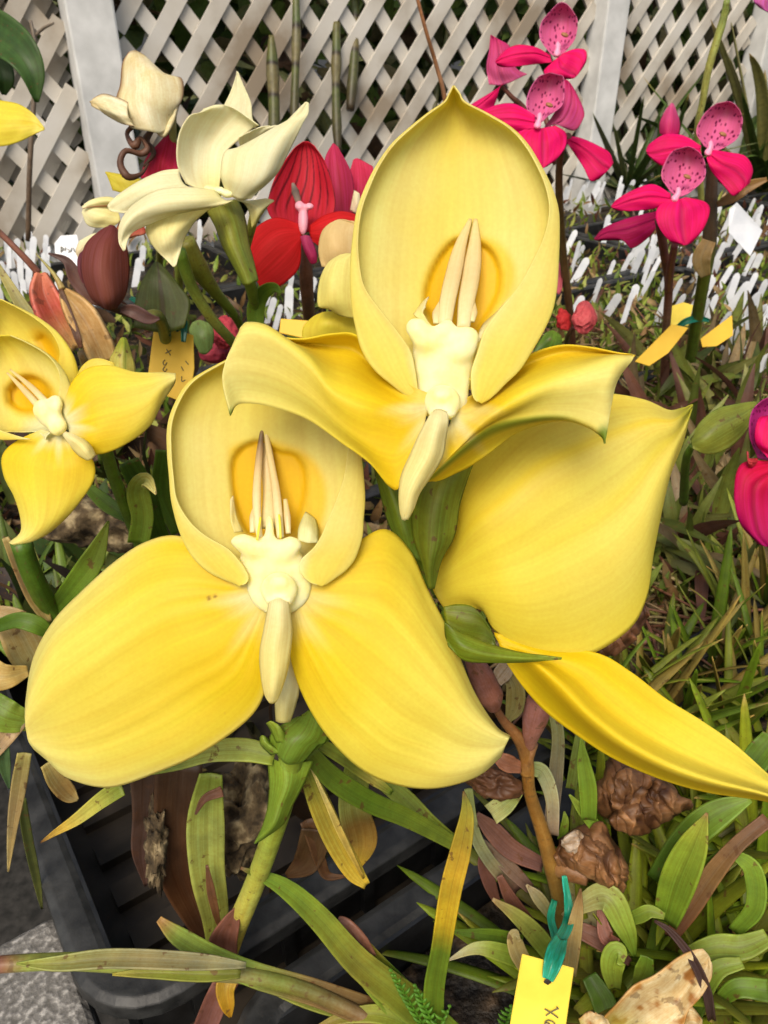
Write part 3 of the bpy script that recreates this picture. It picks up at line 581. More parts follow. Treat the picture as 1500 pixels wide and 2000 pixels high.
anther('anther', [(525, 1030, .4), (525, 960, .9), (521, 890, 1.2), (519, 822, 1.4)], [16, 12, 14, 3], D2, f2, MCOL, A1)
anther('anther_flap', [(563, 1042, .2), (561, 1010, .3), (557, 975, .5)], [5, 7, 4], D2, f2, MCOL, A1)
anther('anther_flap', [(493, 1040, .2), (494, 1010, .3), (499, 985, .5)], [5, 7, 3], D2, f2, MCOL, A1)
for pts in ([(502, 1055, 0), (506, 1030, .12), (509, 1010, .3)], [(548, 1052, 0), (547, 1025, .12), (545, 1005, .3)]): anther('pollen_stalk', pts, [2.2, 2.5, 2], D2-.0015, f2, MCOL, [(0, Y1), (1, Y1)])
for kx, ky, kD, par_ in ((864, 784, D1, f1), (545, 1150, D2, f2)):
    blob('stigma_knob', [sph((kx, ky+2, .2), 37, 35, .26, kD-.001), sph((kx-8, ky+24, .05), 20, 11, .18, kD-.001), sph((kx+8, ky+24, .05), 20, 11, .18, kD-.001), sph((kx, ky-12, -.02), 18, 15, .14, kD-.001)], MWAX, par_, .0004, 12)
net('spur', [[(548, 1280), (560, 1275), (575, 1280)], [(545, 1330), (562, 1330, -.3), (582, 1340)], [(541, 1370), (555, 1370, -.3), (575, 1375)], [(543, 1408), (552, 1410, -.2), (564, 1408)]], D2+.012, f2, MC, lambda u, v, x, y: mixc(C2, (.60, .55, .22), v), None, (20, 12), .0015)
net('flap', [[(450, 975, .8), (455, 968, 1.0)], [(450, 1010, .4), (462, 1010, .6)], [(458, 1040, .2), (474, 1038, .4)]], D2, f2, MC, lipcol, None, (12, 6))
net('flap', [[(582, 1055, .1), (600, 1060, -.05), (620, 1060, .1)], [(584, 1030, .3), (604, 1030, .2), (622, 1040, .4)], [(596, 1000, .8), (605, 1005, .8), (616, 1015, .9)]], D2, f2, MC, lambda u, v, x, y: mixc(YW, Y2, .4+0*u), None, (14, 8))

# ---- right flower seen from the side
D3 = .226
f3 = empty('flower', P(900, 1200, D3), main); f3['label'] = 'big yellow flower turned to the right, showing the outside of its hood'
s3 = [[(848, 1112), (843, 1130), (845, 1150), (856, 1172), (872, 1195)],
    [(884, 1045), (882, 1082), (888, 1120), (905, 1160), (938, 1190)],
    [(896, 965), (920, 1020), (945, 1090), (965, 1160), (968, 1232)],
    [(932, 893), (975, 970), (1010, 1060), (1035, 1160), (1040, 1278)],
    [(1010, 815), (1050, 900), (1090, 1010), (1120, 1130), (1135, 1284)],
    [(1100, 778), (1130, 860), (1165, 970), (1195, 1090), (1225, 1232)],
    [(1185, 769), (1205, 830), (1230, 920), (1250, 1030), (1262, 1168)],
    [(1258, 781), (1268, 815), (1280, 870), (1286, 950), (1277, 1075)],
    [(1305, 801), (1311, 818), (1317, 845), (1318, 880), (1305, 940)],
    [(1332, 797), (1334, 806), (1336, 820), (1336, 840), (1332, 868)],
    [(1353, 790), (1353, 791), (1352, 794), (1351, 799), (1349, 806)]]
def dz3(u, v): e = (u-.5)*2; return -.9*(1-np.abs(e)**2.2)*sm(0, .35, v)*sm(1.05, .75, v)+.10*np.sin(u*14)*sm(.1, .4, v)+.7*sm(.25, 0, v)+.5*v
def c3(u, v, x, y):
    c = mixc(Y1, Y2, sm(.15, .6, v)); c = mixc(c, Y0, .5*sm(.35, .05, u)*sm(.9, .4, v)); c = mixc(c, Y0, .55*np.exp(-((u-.26-.05*v)/.03)**2)*sm(.05, .3, v)); c = mixc(c, Y1, .7*sm(.8, 1, u))
    c = mixc(c, Y1, .6*np.exp(-((u-.62+.1*v)/.05)**2)*sm(.2, .5, v))
    c = mixc(c, (.42, .42, .03), sm(55, 12, np.hypot(x-1352, y-795))*.9); c = mixc(c, (.35, .28, .01), .5*sm(.12, 0, v)); return mixc(c, (.3, .2, .03), .7*sm(5, 2, np.hypot(x-1146, y-1028)))
net('hood', s3, D3, f3, MP, c3, dz3, (100, 70))
s3b = [[(965, 1235), (967, 1243), (972, 1252), (976, 1262), (980, 1282)],
    [(1060, 1262), (1052, 1274), (1044, 1285), (1037, 1298), (1022, 1342)],
    [(1165, 1275), (1142, 1300), (1114, 1325), (1088, 1345), (1066, 1390)],
    [(1232, 1312), (1204, 1345), (1170, 1380), (1142, 1400), (1120, 1431)],
    [(1300, 1364), (1272, 1398), (1238, 1432), (1212, 1454), (1196, 1480)],
    [(1362, 1402), (1342, 1442), (1315, 1475), (1298, 1500), (1286, 1520)],
    [(1430, 1449), (1416, 1482), (1398, 1510), (1386, 1530), (1380, 1547)],
    [(1500, 1512), (1496, 1526), (1490, 1541), (1486, 1552), (1482, 1562)],
    [(1560, 1568), (1560, 1570), (1560, 1573), (1560, 1576), (1560, 1580)]]
def dzb(u, v): return (-.75*np.exp(-((u-.68)/.16)**2)+.6*sm(.75, 1, u)+.3*sm(.3, 0, u))*sm(0, .2, v)-.9*v
def c3b(u, v, x, y): c = mixc(Y0, Y1, sm(.2, .9, v)); c = mixc(c, Y2, .5*sm(.5, 1, v)); return mixc(c, Y0*.93, .8*sm(.74, .82, u))
net('lateral_sepal', s3b, D3+.001, f3, MP, c3b, dzb, (64, 40))
gcol = lambda a, b: (lambda u, v, x, y: mixc(a, b, np.clip(v+.15*np.sin(u*12), 0, 1)))
net('spathe', [[(866, 1185), (868, 1205), (876, 1235)], [(895, 1180), (902, 1215, -.1), (912, 1256)], [(925, 1186), (938, 1222, -.1), (944, 1262)], [(950, 1215), (958, 1238), (962, 1262)], [(966, 1246), (967, 1252), (968, 1260)]], D3-.002, main, ML, gcol((.20, .24, .01), (.09, .14, .01)), None, (24, 16), .0004)
net('spathe', [[(868, 1215), (870, 1240, .2), (876, 1262)], [(895, 1232), (900, 1262, -.3), (908, 1290)], [(950, 1256), (955, 1278, -.3), (960, 1294)], [(1015, 1274), (1018, 1284, -.2), (1022, 1293)], [(1060, 1280), (1062, 1285), (1064, 1290)], [(1097, 1285), (1097, 1286), (1096, 1287)]], D3-.010, main, ML, gcol((.13, .20, .01), (.26, .34, .03)), None, (36, 14), .0004)
# bracts below the upper flower
net('bract', [[(722, 890), (740, 890, -.2), (775, 935)], [(735, 930), (757, 940, -.4), (790, 965)], [(748, 985), (775, 990, -.4), (815, 1010)], [(762, 1030), (790, 1040, -.3), (830, 1060)], [(790, 1085), (805, 1090), (835, 1100)]], .222, main, ML, gcol((.20, .28, .02), (.11, .18, .015)), None, (30, 16), .0004)
net('bract', [[(840, 920), (880, 905, -.3), (935, 880)], [(815, 960), (860, 955, -.6), (915, 930)], [(805, 1005), (850, 1005, -.6), (898, 985)], [(808, 1050), (845, 1060, -.5), (888, 1045)], [(825, 1100), (840, 1105, -.3), (862, 1095)], [(838, 1150), (842, 1150), (848, 1150)]], .219, main, ML, gcol((.24, .28, .02), (.13, .19, .015)), None, (34, 18), .0004)
tube('pedicel', [(815, 930, 22.5), (830, 1060, 23.2), (800, 1200, 24), (690, 1340, 24.5), (590, 1460, 24)], [16, 18, 18, 20], [(0, g2), (1, g2)], main, MST)
tube('pedicel', [(880, 1190, 23.5), (840, 1260, 24.2), (720, 1370, 24.6), (590, 1465, 24)], [14, 14, 16], [(0, g2), (1, g2)], main, MST)
# stem
tube('stem', [(568, 1440, 23.5), (566, 1500, 24.2), (548, 1580, 25.2), (520, 1665, 26.6), (492, 1740, 28.2), (462, 1810, 30), (440, 1870, 32), (425, 1930, 33)], [24, 24, 21, 20, 21, 22, 18], [(0, (.20, .30, .03)), (.35, g3), (.6, (.50, .50, .09)), (.78, (.58, .42, .04)), (.88, (.40, .20, .04)), (1, br)], main, MST, 40, 16)
net('sheath', [[(522, 1478), (560, 1490, -.4), (612, 1486)], [(526, 1525), (560, 1530, -.5), (595, 1528)], [(524, 1570), (545, 1575, -.45), (572, 1572)], [(514, 1610), (530, 1615, -.4), (552, 1610)], [(497, 1648), (503, 1645), (512, 1640)]], .242, main, ML, gcol((.22, .34, .03), (.17, .28, .03)), None, (34, 16), .0004)
net('sheath', [[(595, 1395), (620, 1370, .4), (650, 1330)], [(560, 1410), (600, 1425, -.3), (640, 1440)], [(532, 1430), (575, 1455, -.5), (622, 1455)], [(528, 1450), (560, 1485, -.3), (600, 1480)], [(545, 1480), (562, 1492, .1), (585, 1490)]], .229, main, ML, gcol((.13, .22, .02), (.19, .31, .03)), None, (30, 20), .0004)
net('sheath', [[(520, 1412), (530, 1408, -.2), (535, 1420)], [(528, 1425), (545, 1420, -.3), (555, 1430)], [(540, 1450), (552, 1450, -.2), (565, 1455)]], .227, main, ML, gcol((.30, .40, .04), (.2, .32, .03)), None, (12, 8), .0004)
net('sheath', [[(508, 1440), (513, 1436, -.2), (522, 1442)], [(510, 1455), (520, 1452, -.3), (535, 1458)], [(530, 1475), (545, 1470, -.2), (560, 1470)]], .229, main, ML, gcol((.25, .36, .04), (.2, .32, .03)), None, (12, 8), .0004)
tube('stem_knot', [(560, 1462, 23.0), (575, 1478, 23.2), (595, 1470, 23.3), (602, 1458, 23.2)], [6, 14, 12, 5], [(0, g2), (1, g3)], main, MST, 14)
bl = lambda *a, **k: blade('leaf', *a, **k)
bl([(536, 1478, 24), (480, 1465, 24), (410, 1468, 24.2), (340, 1488, 24.4), (270, 1512, 24.6)], [34, 44, 40, 34, 10], [(0, g3), (.5, (.42, .50, .12)), (1, g2)], main, ML, fold=.3)
bl([(598, 1500, 25), (620, 1560, 25.6), (655, 1640, 26.4), (690, 1700, 27), (715, 1728, 27.3)], [26, 42, 44, 36, 16], [(0, g3), (.3, (.45, .38, .05)), (.7, (.62, .46, .05)), (1, (.62, .46, .05))], main, ML, fold=.35)
bl([(608, 1500, 24.8), (640, 1570, 25.4), (668, 1632, 26.1), (710, 1715, 26.9)], [4, 10, 13, 5], [(0, (.62, .55, .20)), (.5, (.6, .48, .12)), (1, (.5, .34, .05))], main, ML, fold=.3)
bl([(604, 1468, 24.5), (650, 1520, 25.5), (720, 1565, 27), (800, 1600, 29), (900, 1655, 31.5)], [30, 42, 40, 34, 24], [(0, (.12, .18, .02)), (.5, g2), (1, g3)], main, ML, fold=.3)
bl([(610, 1445, 24.8), (670, 1480, 25.6), (720, 1515, 26.6), (765, 1548, 27.4)], [22, 26, 24, 10], [(0, g3), (.5, (.18, .22, .03)), (.75, (.55, .50, .10)), (1, g2)], main, ML, fold=.4)
bl([(700, 1490, 29), (690, 1570, 29.8), (705, 1640, 30.6), (700, 1690, 31.2)], [50, 58, 62, 14], [(0, g3), (.35, (.38, .42, .10)), (.5, (.22, .13, .03)), (.72, (.40, .26, .05)), (1, yl)], main, ML, fold=.25)
bl([(238, 1536, 24.6), (195, 1565, 25), (150, 1600, 25.5), (110, 1625, 26), (80, 1645, 26.3)], [34, 30, 22, 12, 3], [(0, g3), (.4, (.52, .50, .10)), (.7, (.62, .42, .06)), (1, br)], main, ML, fold=.3)
V, Fc, C, UV = leafcloud(150, lambda: tuple(W2(random.uniform(.02, .25), random.uniform(.03, .5), BENCHZ+random.uniform(.008, .022))), .035, [(.05, .03, .015), (.09, .05, .02), (.03, .03, .012), (.10, .08, .03)], wr=.3, up=.1, bend=.4, seg=5)
tag(obj('dead_leaves', V, Fc, ML, None, C, UV), 'dark rotting leaf scraps on the floor of the ribbed tray', 'plant litter', None, 'stuff')
# broad mottled leaf hanging left of the stem
bl([(412, 1510, 28), (402, 1600, 29), (405, 1700, 30.2), (420, 1790, 31.2), (415, 1845, 31.8)], [44, 72, 66, 50, 22], [(0, g3), (.3, (.36, .42, .10)), (.7, (.40, .44, .09)), (1, (.30, .36, .05))], main, ML, fold=.22)
blade('brown_streak', [(404, 1690, 29.3), (412, 1740, 29.8), (422, 1785, 30.2), (430, 1815, 30.6)], [5, 16, 13, 5], [(0, (.18, .09, .05)), (1, (.22, .10, .04))], main, ML, fold=.1)
blade('dead_sheath', [(432, 1865, 30.0), (440, 1830, 29.4), (455, 1795, 29.0), (470, 1768, 28.8)], [62, 56, 34, 8], [(0, rb), (1, (.22, .10, .07))], main, MDRY, fold=.5)
blade('dead_sheath', [(395, 2020, 31.5), (420, 1960, 31.0), (445, 1910, 30.8), (452, 1880, 30.4)], [44, 46, 46, 50], [(0, (.17, .08, .07)), (1, rb)], main, MDRY, fold=.4)
blade('leaf', [(455, 1890, 30.9), (440, 1930, 30.6), (445, 1965, 30.6), (450, 1986, 30.8)], [40, 36, 24, 5], [(0, yl), (.5, (.50, .30, .02)), (1, (.45, .25, .02))], main, ML, fold=.4)

# ---- second yellow orchid, left
D4 = .262
lo = thing('yellow_orchid', P(290, 1400, .36), 'yellow orchid at the left edge with two smaller flowers tilted to the left', 'orchid', 'orchids in bloom')
f4 = empty('flower', P(110, 835, D4), lo); f4['label'] = 'yellow flower facing the viewer with a pale centre'
def cy4(u, v, x, y): return ycol(115, 830, 70, edge=.4)(u*.6+.2, v, x, y)
def dz4(u, v): e = (u-.5)*2; return .1-.3*(1-e*e)*sm(0, .3, v)+.4*v*v
net('lateral_sepal', [[(122, 800), (128, 815), (132, 830), (135, 842), (135, 850)], [(140, 748), (155, 790), (160, 825), (165, 860), (160, 882)], [(170, 720), (190, 760), (205, 810), (205, 850), (200, 886)], [(215, 714), (235, 755), (250, 800), (252, 838), (248, 866)], [(265, 727), (280, 750), (292, 778), (295, 805), (292, 832)], [(315, 728), (318, 740), (320, 755), (320, 768), (316, 788)], [(343, 730), (343, 733), (343, 738), (342, 744), (339, 752)]], D4, f4, MP, cy4, dz4, (60, 40))
net('lateral_sepal', [[(82, 838), (95, 842), (108, 846), (120, 848), (130, 850)], [(32, 862), (60, 875), (95, 880), (130, 878), (165, 880)], [(5, 890), (40, 905), (85, 915), (135, 915), (184, 905)], [(8, 930), (45, 945), (85, 955), (130, 955), (182, 940)], [(28, 970), (55, 985), (85, 995), (118, 995), (152, 985)], [(40, 1010), (60, 1020), (78, 1028), (98, 1028), (118, 1022)], [(40, 1040), (48, 1046), (56, 1052), (66, 1055), (80, 1050)], [(18, 1060), (20, 1062), (23, 1063), (28, 1064), (34, 1062)]], D4+.003, f4, MP, cy4, dz4, (60, 40))
hood('hood', [(655, -30, -32, 20, 20), (668, -60, -62, 52, 50), (690, -75, -78, 90, 88), (715, -82, -86, 116, 110), (745, -86, -90, 134, 118), (780, -80, -92, 142, 112), (812, -40, -86, 142, 106), (835, -10, -70, 136, 104), (850, 30, -40, 92, 92), (858, 60, 0, 90, 88)],
    D4+.002, f4, MP, hcol(100, 850, .2), 1.2, pouch([(42, 735), (28, 745), (15, 765), (20, 790), (45, 805), (75, 800), (100, 775), (95, 755), (70, 735)], [(42, 730), (70, 732), (100, 752), (112, 785), (90, 810), (45, 810), (18, 792), (12, 765), (25, 742)], .4), (60, 56))
blob('column', [sph((85, 800, 0), 22, 22, .3, D4), sph((108, 790, 0), 16, 20, .25, D4), sph((112, 832, 0), 20, 20, .28, D4), sph((98, 815, .1), 26, 20, .3, D4)], MWAX, f4, .0006, 12)
anther('anther', [(76, 793, 0), (50, 765, .4), (14, 728, .8)], [7, 6, 2], D4, f4, MCOL, A1); anther('anther', [(88, 784, 0), (60, 755, .4), (20, 722, .8)], [7, 6, 2], D4, f4, MCOL, A1)
net('lip', [[(124, 850), (128, 846), (133, 844)], [(134, 862, -.1), (140, 856, -.25), (148, 852, -.1)], [(145, 878), (156, 868, -.25), (166, 862)], [(158, 890), (168, 882, -.25), (178, 875)], [(172, 897), (178, 896, -.1), (185, 890)]], D4-.004, f4, MC, lipcol, None, (18, 10), .0012)
f5 = empty('flower', P(40, 700, .285), lo); f5['label'] = 'yellow flower cut off by the left edge behind the other'
def c5(u, v, x, y): return mixc(Y2, Y1, sm(.3, .8, v))
hood('hood', [(585, -40, -42, 2, 2), (600, -80, -84, 35, 32), (622, -95, -100, 76, 68), (650, -100, -105, 112, 100), (685, -100, -106, 138, 116), (715, -90, -104, 150, 112), (745, -70, -98, 154, 108), (770, -40, -80, 150, 112)], .285, f5, MP, c5, 1.6,
    pouch([(70, 660), (82, 650), (100, 665), (112, 690), (112, 720), (95, 715)], [(65, 655), (82, 645), (106, 662), (118, 690), (116, 728), (92, 720)], .3), (50, 50))
net('lateral_sepal', [[(140, 790), (145, 800), (150, 810)], [(152, 730), (170, 760), (180, 790)], [(172, 705), (195, 730), (210, 770)], [(195, 700), (215, 720), (235, 750)], [(222, 708), (228, 720), (236, 730)]], .280, f5, MP, lambda u, v, x, y: mixc(Y1, Y2, v), None, (24, 14))
net('bud', [[(232, 760), (240, 762, -.3), (262, 762)], [(215, 712), (238, 715, -.4), (263, 718)], [(225, 685), (240, 685, -.35), (255, 690)], [(238, 660), (242, 660), (246, 662)]], .283, lo, ML, lambda u, v, x, y: mixc(mixc((.60, .56, .12), (.30, .36, .03), sm(.4, .9, v)), (.16, .22, .02), .8*sm(.12, 0, np.abs(u-.6))), None, (22, 14), .001)
tube('stem', [(205, 870, 27.5), (222, 930, 29), (250, 1000, 31), (275, 1060, 33), (320, 1200, 36), (360, 1320, 38), (380, 1420, 40.5)], [12, 13, 15, 15, 14], [(0, g2), (1, g1)], lo, MST)
tube('stem', [(40, 1058, 30), (62, 1120, 31), (92, 1180, 32.5), (118, 1225, 33.5), (150, 1330, 36), (170, 1420, 38)], [20, 20, 16, 12], [(0, g1), (1, g2)], lo, MST)
blade('leaf', [(270, 1060, 31), (278, 1010, 30.5), (270, 960, 30), (285, 938, 29.5), (305, 965, 29)], [40, 42, 44, 30, 4], [(0, g2), (.6, g3), (1, Y3)], lo, ML)
blade('leaf', [(250, 900, 33), (280, 960, 34), (300, 1020, 35), (340, 1120, 37)], [40, 46, 40, 30], [(0, g1), (1, g1)], lo, ML)
blade('leaf', [(330, 880, 35), (320, 960, 36), (350, 1040, 37)], [50, 40, 30], [(0, g1), (1, g2)], lo, ML)
blade('leaf', [(175, 955, 33), (210, 985, 32.5), (255, 1015, 32)], [20, 30, 20], [(0, g2), (1, g1)], lo, ML)
blade('leaf', [(95, 1205, 33), (140, 1150, 32), (180, 1095, 31.5), (212, 1018, 31)], [26, 40, 44, 4], [(0, g1), (.5, g2), (1, g3)], lo, ML)
blade('leaf', [(10, 1050, 31), (40, 1110, 31.5), (70, 1170, 32), (95, 1215, 32.5)], [12, 26, 30, 14], [(0, (.5, .4, .15)), (.4, (.26, .17, .08)), (1, (.5, .4, .13))], lo, ML)
blade('leaf', [(-20, 1230, 31), (30, 1212, 30.5), (70, 1220, 30.5), (100, 1240, 31)], [20, 30, 34, 20], [(0, g1), (1, g2)], lo, ML)
blade('leaf', [(-20, 1195, 32), (30, 1225, 32), (60, 1275, 32.5), (80, 1310, 33)], [30, 70, 76, 40], [(0, tn), (1, (.35, .33, .12))], lo, ML)
blade('leaf', [(-30, 1315, 31), (10, 1322, 31), (55, 1310, 31.5)], [70, 50, 20], [(0, (.62, .45, .14)), (1, (.5, .36, .10))], lo, ML)
blade('leaf', [(-20, 1380, 30), (15, 1400, 30), (55, 1410, 30.5)], [60, 60, 34], [(0, g2), (1, g3)], lo, ML)
blade('leaf', [(-20, 1475, 30), (15, 1430, 30), (45, 1400, 30.5)], [30, 40, 30], [(0, (.5, .36, .2)), (1, (.4, .3, .15))], lo, ML)
blade('leaf', [(48, 1470, 29), (36, 1540, 29.6), (24, 1620, 30.4), (16, 1702, 31)], [26, 28, 18, 3], [(0, (.36, .33, .10)), (.5, (.40, .30, .13)), (1, (.5, .4, .15))], lo, ML)
blade('leaf', [(5, 1460, 30), (10, 1500, 30.5), (18, 1540, 31)], [24, 20, 3], [(0, (.10, .19, .07)), (1, (.10, .19, .07))], lo, ML)
blade('leaf', [(92, 1490, 29), (112, 1525, 29.5), (135, 1552, 30), (152, 1562, 30.2)], [26, 36, 30, 6], [(0, (.5, .42, .14)), (.5, (.36, .24, .08)), (1, (.5, .38, .13))], lo, ML)
blade('leaf', [(42, 1560, 31), (55, 1640, 33), (72, 1720, 35), (82, 1775, 36)], [16, 18, 14, 4], [(0, (.08, .11, .02)), (1, (.12, .14, .04))], lo, ML)
# top-left petal
pl = thing('yellow_orchid', P(-60, 500, .36), 'yellow flower mostly outside the picture, one petal entering at the upper left', 'orchid', 'orchids in bloom')
net('petal', [[(-60, 180), (-60, 230), (-60, 280)], [(-5, 195), (0, 240, -.3), (0, 286)], [(35, 203), (40, 240, -.25), (40, 276)], [(65, 222), (68, 242), (68, 262)], [(87, 250), (87, 252), (86, 254)]], .36, pl, MP, lambda u, v, x, y: mixc(mixc(Y1, Y2, sm(.4, 1, v)), Y0, .5*sm(.1, 0, np.abs(u-.5))), None, (30, 18))
tube('stem', [(-60, 270, 36), (-70, 420, 39), (-60, 560, 46), (-40, 700, 60)], [12, 12, 10], [(0, g2), (1, g1)], pl, MST)

# ---- cream orchid
Dc = .33
ce = thing('cream_orchid', P(520, 760, .62), 'pale cream orchid in front of the left fence post on a thick green stem', 'orchid', 'orchids in bloom')
fc = empty('flower', P(440, 380, Dc), ce); fc['label'] = 'open cream flower with a cupped hood and drooping sepals'
cc_ = lambda k=0: (lambda u, v, x, y: mixc(mixc(C1, C0, .8*sm(.45, 0, np.hypot((x-425)/150, (y-370)/150))), C2, k+0*u))
net('hood', [[(362, 358), (385, 368), (408, 372), (428, 368)], [(346, 318, -.2), (375, 330, .5), (405, 340, .8), (432, 340, .8)], [(349, 265, -.4), (380, 275, .6), (410, 285, 1.0), (440, 300, .9)], [(368, 228, -.4), (400, 235, .3), (430, 250, .8), (470, 270, .7)], [(390, 220, -.2), (420, 212, 0), (455, 222, .4), (495, 250, .5)], [(398, 213), (425, 205), (455, 210), (506, 245)]], Dc+.004, fc, MC, cc_(), None, (44, 36))
net('petal', [[(440, 372), (455, 385), (470, 391), (490, 388)], [(431, 340, -.3), (470, 350, -.6), (510, 355, -.5), (540, 340)], [(438, 298, -.2), (480, 300, -.7), (530, 310, -.6), (562, 300)], [(460, 290), (500, 275, -.4), (545, 272, -.5), (580, 265)], [(500, 272, .3), (535, 250), (565, 245, -.2), (592, 240)], [(545, 250, .3), (570, 230), (588, 225), (602, 222)], [(596, 200), (599, 199), (602, 200), (603, 203)]], Dc-.004, fc, MC, cc_(.45), None, (40, 30))
net('petal', [[(470, 290, .6), (490, 280, .6), (510, 265, .6)], [(466, 270), (500, 255, .2), (530, 250)], [(480, 262), (510, 248), (545, 245)]], Dc+.002, fc, MC, cc_(), None, (14, 12))
net('petal', [[(430, 240), (470, 245), (500, 250)], [(437, 208), (465, 215), (493, 230)], [(450, 180), (470, 190), (490, 200)], [(460, 150), (466, 155), (475, 165)], [(463, 139), (464, 140), (465, 141)]], Dc+.014, fc, MC, lambda u, v, x, y: mixc(C1, C2*.95, .6+0*u), None, (24, 16))
net('lateral_sepal', [[(350, 330), (352, 345), (360, 360), (375, 368)], [(315, 335), (300, 350, -.3), (310, 370, -.3), (330, 380)], [(270, 355), (255, 372, -.3), (255, 395, -.2), (280, 400)], [(232, 380), (225, 392, -.1), (228, 410), (250, 415)], [(210, 400), (211, 405), (214, 410), (222, 414)]], Dc-.001, fc, MC, cc_(), None, (34, 20))
net('lateral_sepal', [[(420, 372), (432, 385), (442, 392), (455, 392)], [(370, 366, -.3), (385, 388, -.6), (400, 402, -.4), (425, 403)], [(310, 372, -.3), (315, 390, -.7), (325, 412, -.5), (345, 418)], [(260, 400), (268, 412, -.5), (275, 425, -.4), (292, 438)], [(235, 435), (242, 440, -.3), (250, 446, -.2), (262, 452)], [(232, 470), (235, 472), (240, 470), (250, 468)], [(241, 490), (242, 490), (243, 490), (245, 488)]], Dc-.010, fc, MC, cc_(.1), None, (40, 24))
net('lateral_sepal', [[(290, 425), (330, 415), (370, 405), (420, 402)], [(285, 452), (315, 445, -.4), (350, 440, -.4), (385, 428)], [(300, 482), (320, 475, -.4), (340, 468, -.4), (362, 462)], [(322, 505), (330, 500), (340, 497), (352, 492)], [(338, 521), (340, 521), (342, 520), (344, 518)]], Dc-.004, fc, MC, lambda u, v, x, y: mixc(C0, C1, v), None, (34, 24))
net('petal', [[(455, 388), (485, 392), (520, 388)], [(478, 398), (505, 405, -.3), (535, 392)], [(488, 420), (505, 418, -.3), (525, 400)], [(492, 445), (498, 440), (505, 430)]], Dc+.006, fc, MC, lambda u, v, x, y: mixc(C2, (.5, .46, .12), v), None, (24, 16))
blob('column', [sph((428, 372, 0), 12, 8, .2, Dc-.004), sph((445, 378, 0), 14, 9, .2, Dc-.004), sph((410, 368, .1), 14, 7, .2, Dc-.004)], MWAX, fc, .0007, 3)
net('ovary', [[(405, 405), (430, 398, -.6), (462, 392)], [(425, 440), (445, 438, -.9), (475, 430)], [(440, 480), (458, 480, -.8), (482, 478)], [(462, 520), (475, 520, -.6), (492, 515)], [(480, 555), (488, 555, -.4), (500, 550)]], Dc+.012, ce, ML, gcol((.34, .36, .05), (.20, .27, .03)), None, (30, 16), .003)
tube('stem', [(445, 420, 35), (468, 500, 36), (490, 560, 38), (500, 620, 41), (508, 700, 48), (515, 770, 58)], [18, 14, 10, 9, 8], [(0, (.22, .28, .03)), (1, g2)], ce, MST)
tube('stem', [(500, 400, 35.5), (492, 440, 36), (480, 490, 37), (488, 540, 38.5)], [9, 9, 8], [(0, (.42, .38, .06)), (1, g2)], ce, MST)
tube('stem', [(350, 490, 36), (375, 560, 37.5), (412, 620, 39), (452, 665, 41), (500, 720, 46)], [13, 11, 10, 9], [(0, g2), (.5, (.33, .38, .07)), (1, g2)], ce, MST)
tube('stem', [(362, 470, 37), (385, 520, 38), (420, 570, 39.5), (462, 622, 42), (500, 700, 48)], [19, 21, 12, 8, 8], [(0, (.26, .26, .04)), (1, g2)], ce, MST)
blade('leaf', [(500, 645, 40), (500, 600, 39.5), (515, 572, 39), (535, 562, 38.5), (550, 572, 38)], [30, 34, 28, 20, 4], [(0, g2), (1, g2)], ce, ML)
# second cream bloom behind it
fc2 = empty('flower', P(200, 450, .36), ce); fc2['label'] = 'half-open cream flower with red-edged petals behind'
net('petal', [[(225, 440), (235, 430), (230, 410)], [(200, 445), (205, 425, -.3), (212, 398)], [(172, 440), (180, 420, -.3), (190, 388)], [(160, 415), (162, 408), (165, 398)]], .36, fc2, MC, lambda u, v, x, y: mixc(C0, C1, v), None, (24, 18))
net('petal', [[(250, 400), (240, 398), (235, 402)], [(215, 385), (212, 392, -.2), (208, 403)], [(180, 390), (178, 397, -.1), (176, 405)], [(160, 404), (160, 405), (161, 408)]], .357, fc2, MC, lambda u, v, x, y: mixc(mixc(C0, C1, v), (.45, .05, .03), .8*sm(.8, .95, u)), None, (20, 14))
net('petal', [[(155, 470), (190, 455), (230, 462)], [(148, 490), (175, 478, -.2), (205, 490)], [(152, 503), (160, 500), (175, 500)]], .355, fc2, MC, lambda u, v, x, y: mixc(C1, (.75, .6, .4), v), None, (20, 14))
net('petal', [[(250, 415), (262, 425), (275, 430)], [(230, 440), (245, 455, -.2), (285, 455)], [(225, 470), (240, 470), (262, 462)]], .362, fc2, MM, lambda u, v, x, y: mixc((.5, .03, .03), (.6, .35, .15), v), None, (18, 14))
# dried cream flower
MDRC = petal_mat('faded_petal', blem=(200, .68, (.4, .25, .1), .5, (.9, .86, .7)), vein=.12, streak=(10, 2), trans=.25, rough=.6, bump=.3, grain=.05)
dr = thing('cream_orchid', P(330, 700, .55), 'withering cream orchid flower edged in brown before the left post', 'orchid', 'orchids in bloom')
dc = lambda u, v, x, y: mixc(mixc((.84, .80, .56), (.74, .66, .42), sm(.3, .9, v)), (.26, .12, .05), np.clip(sm(.82, 1, np.abs(u-.5)*2)*.9+.6*sm(.93, 1, v), 0, 1))
net('hood', [[(255, 250), (290, 256, -.3), (320, 258), (340, 215)], [(228, 205), (270, 205, -.8), (315, 205, -.7), (357, 190)], [(236, 165), (270, 160, -.9), (310, 155, -.8), (355, 155)], [(240, 125), (265, 125, -.6), (300, 132, -.5), (328, 150)], [(252, 103), (264, 100), (280, 108), (298, 125)]], .40, dr, MDRC, dc, None, (40, 36), .001, wob=.06)
net('petal', [[(300, 255), (320, 235), (345, 190)], [(320, 268), (335, 240, -.3), (352, 165)], [(338, 240), (348, 210), (358, 160)]], .402, dr, MDRC, dc, None, (20, 20), .001, wob=.05)
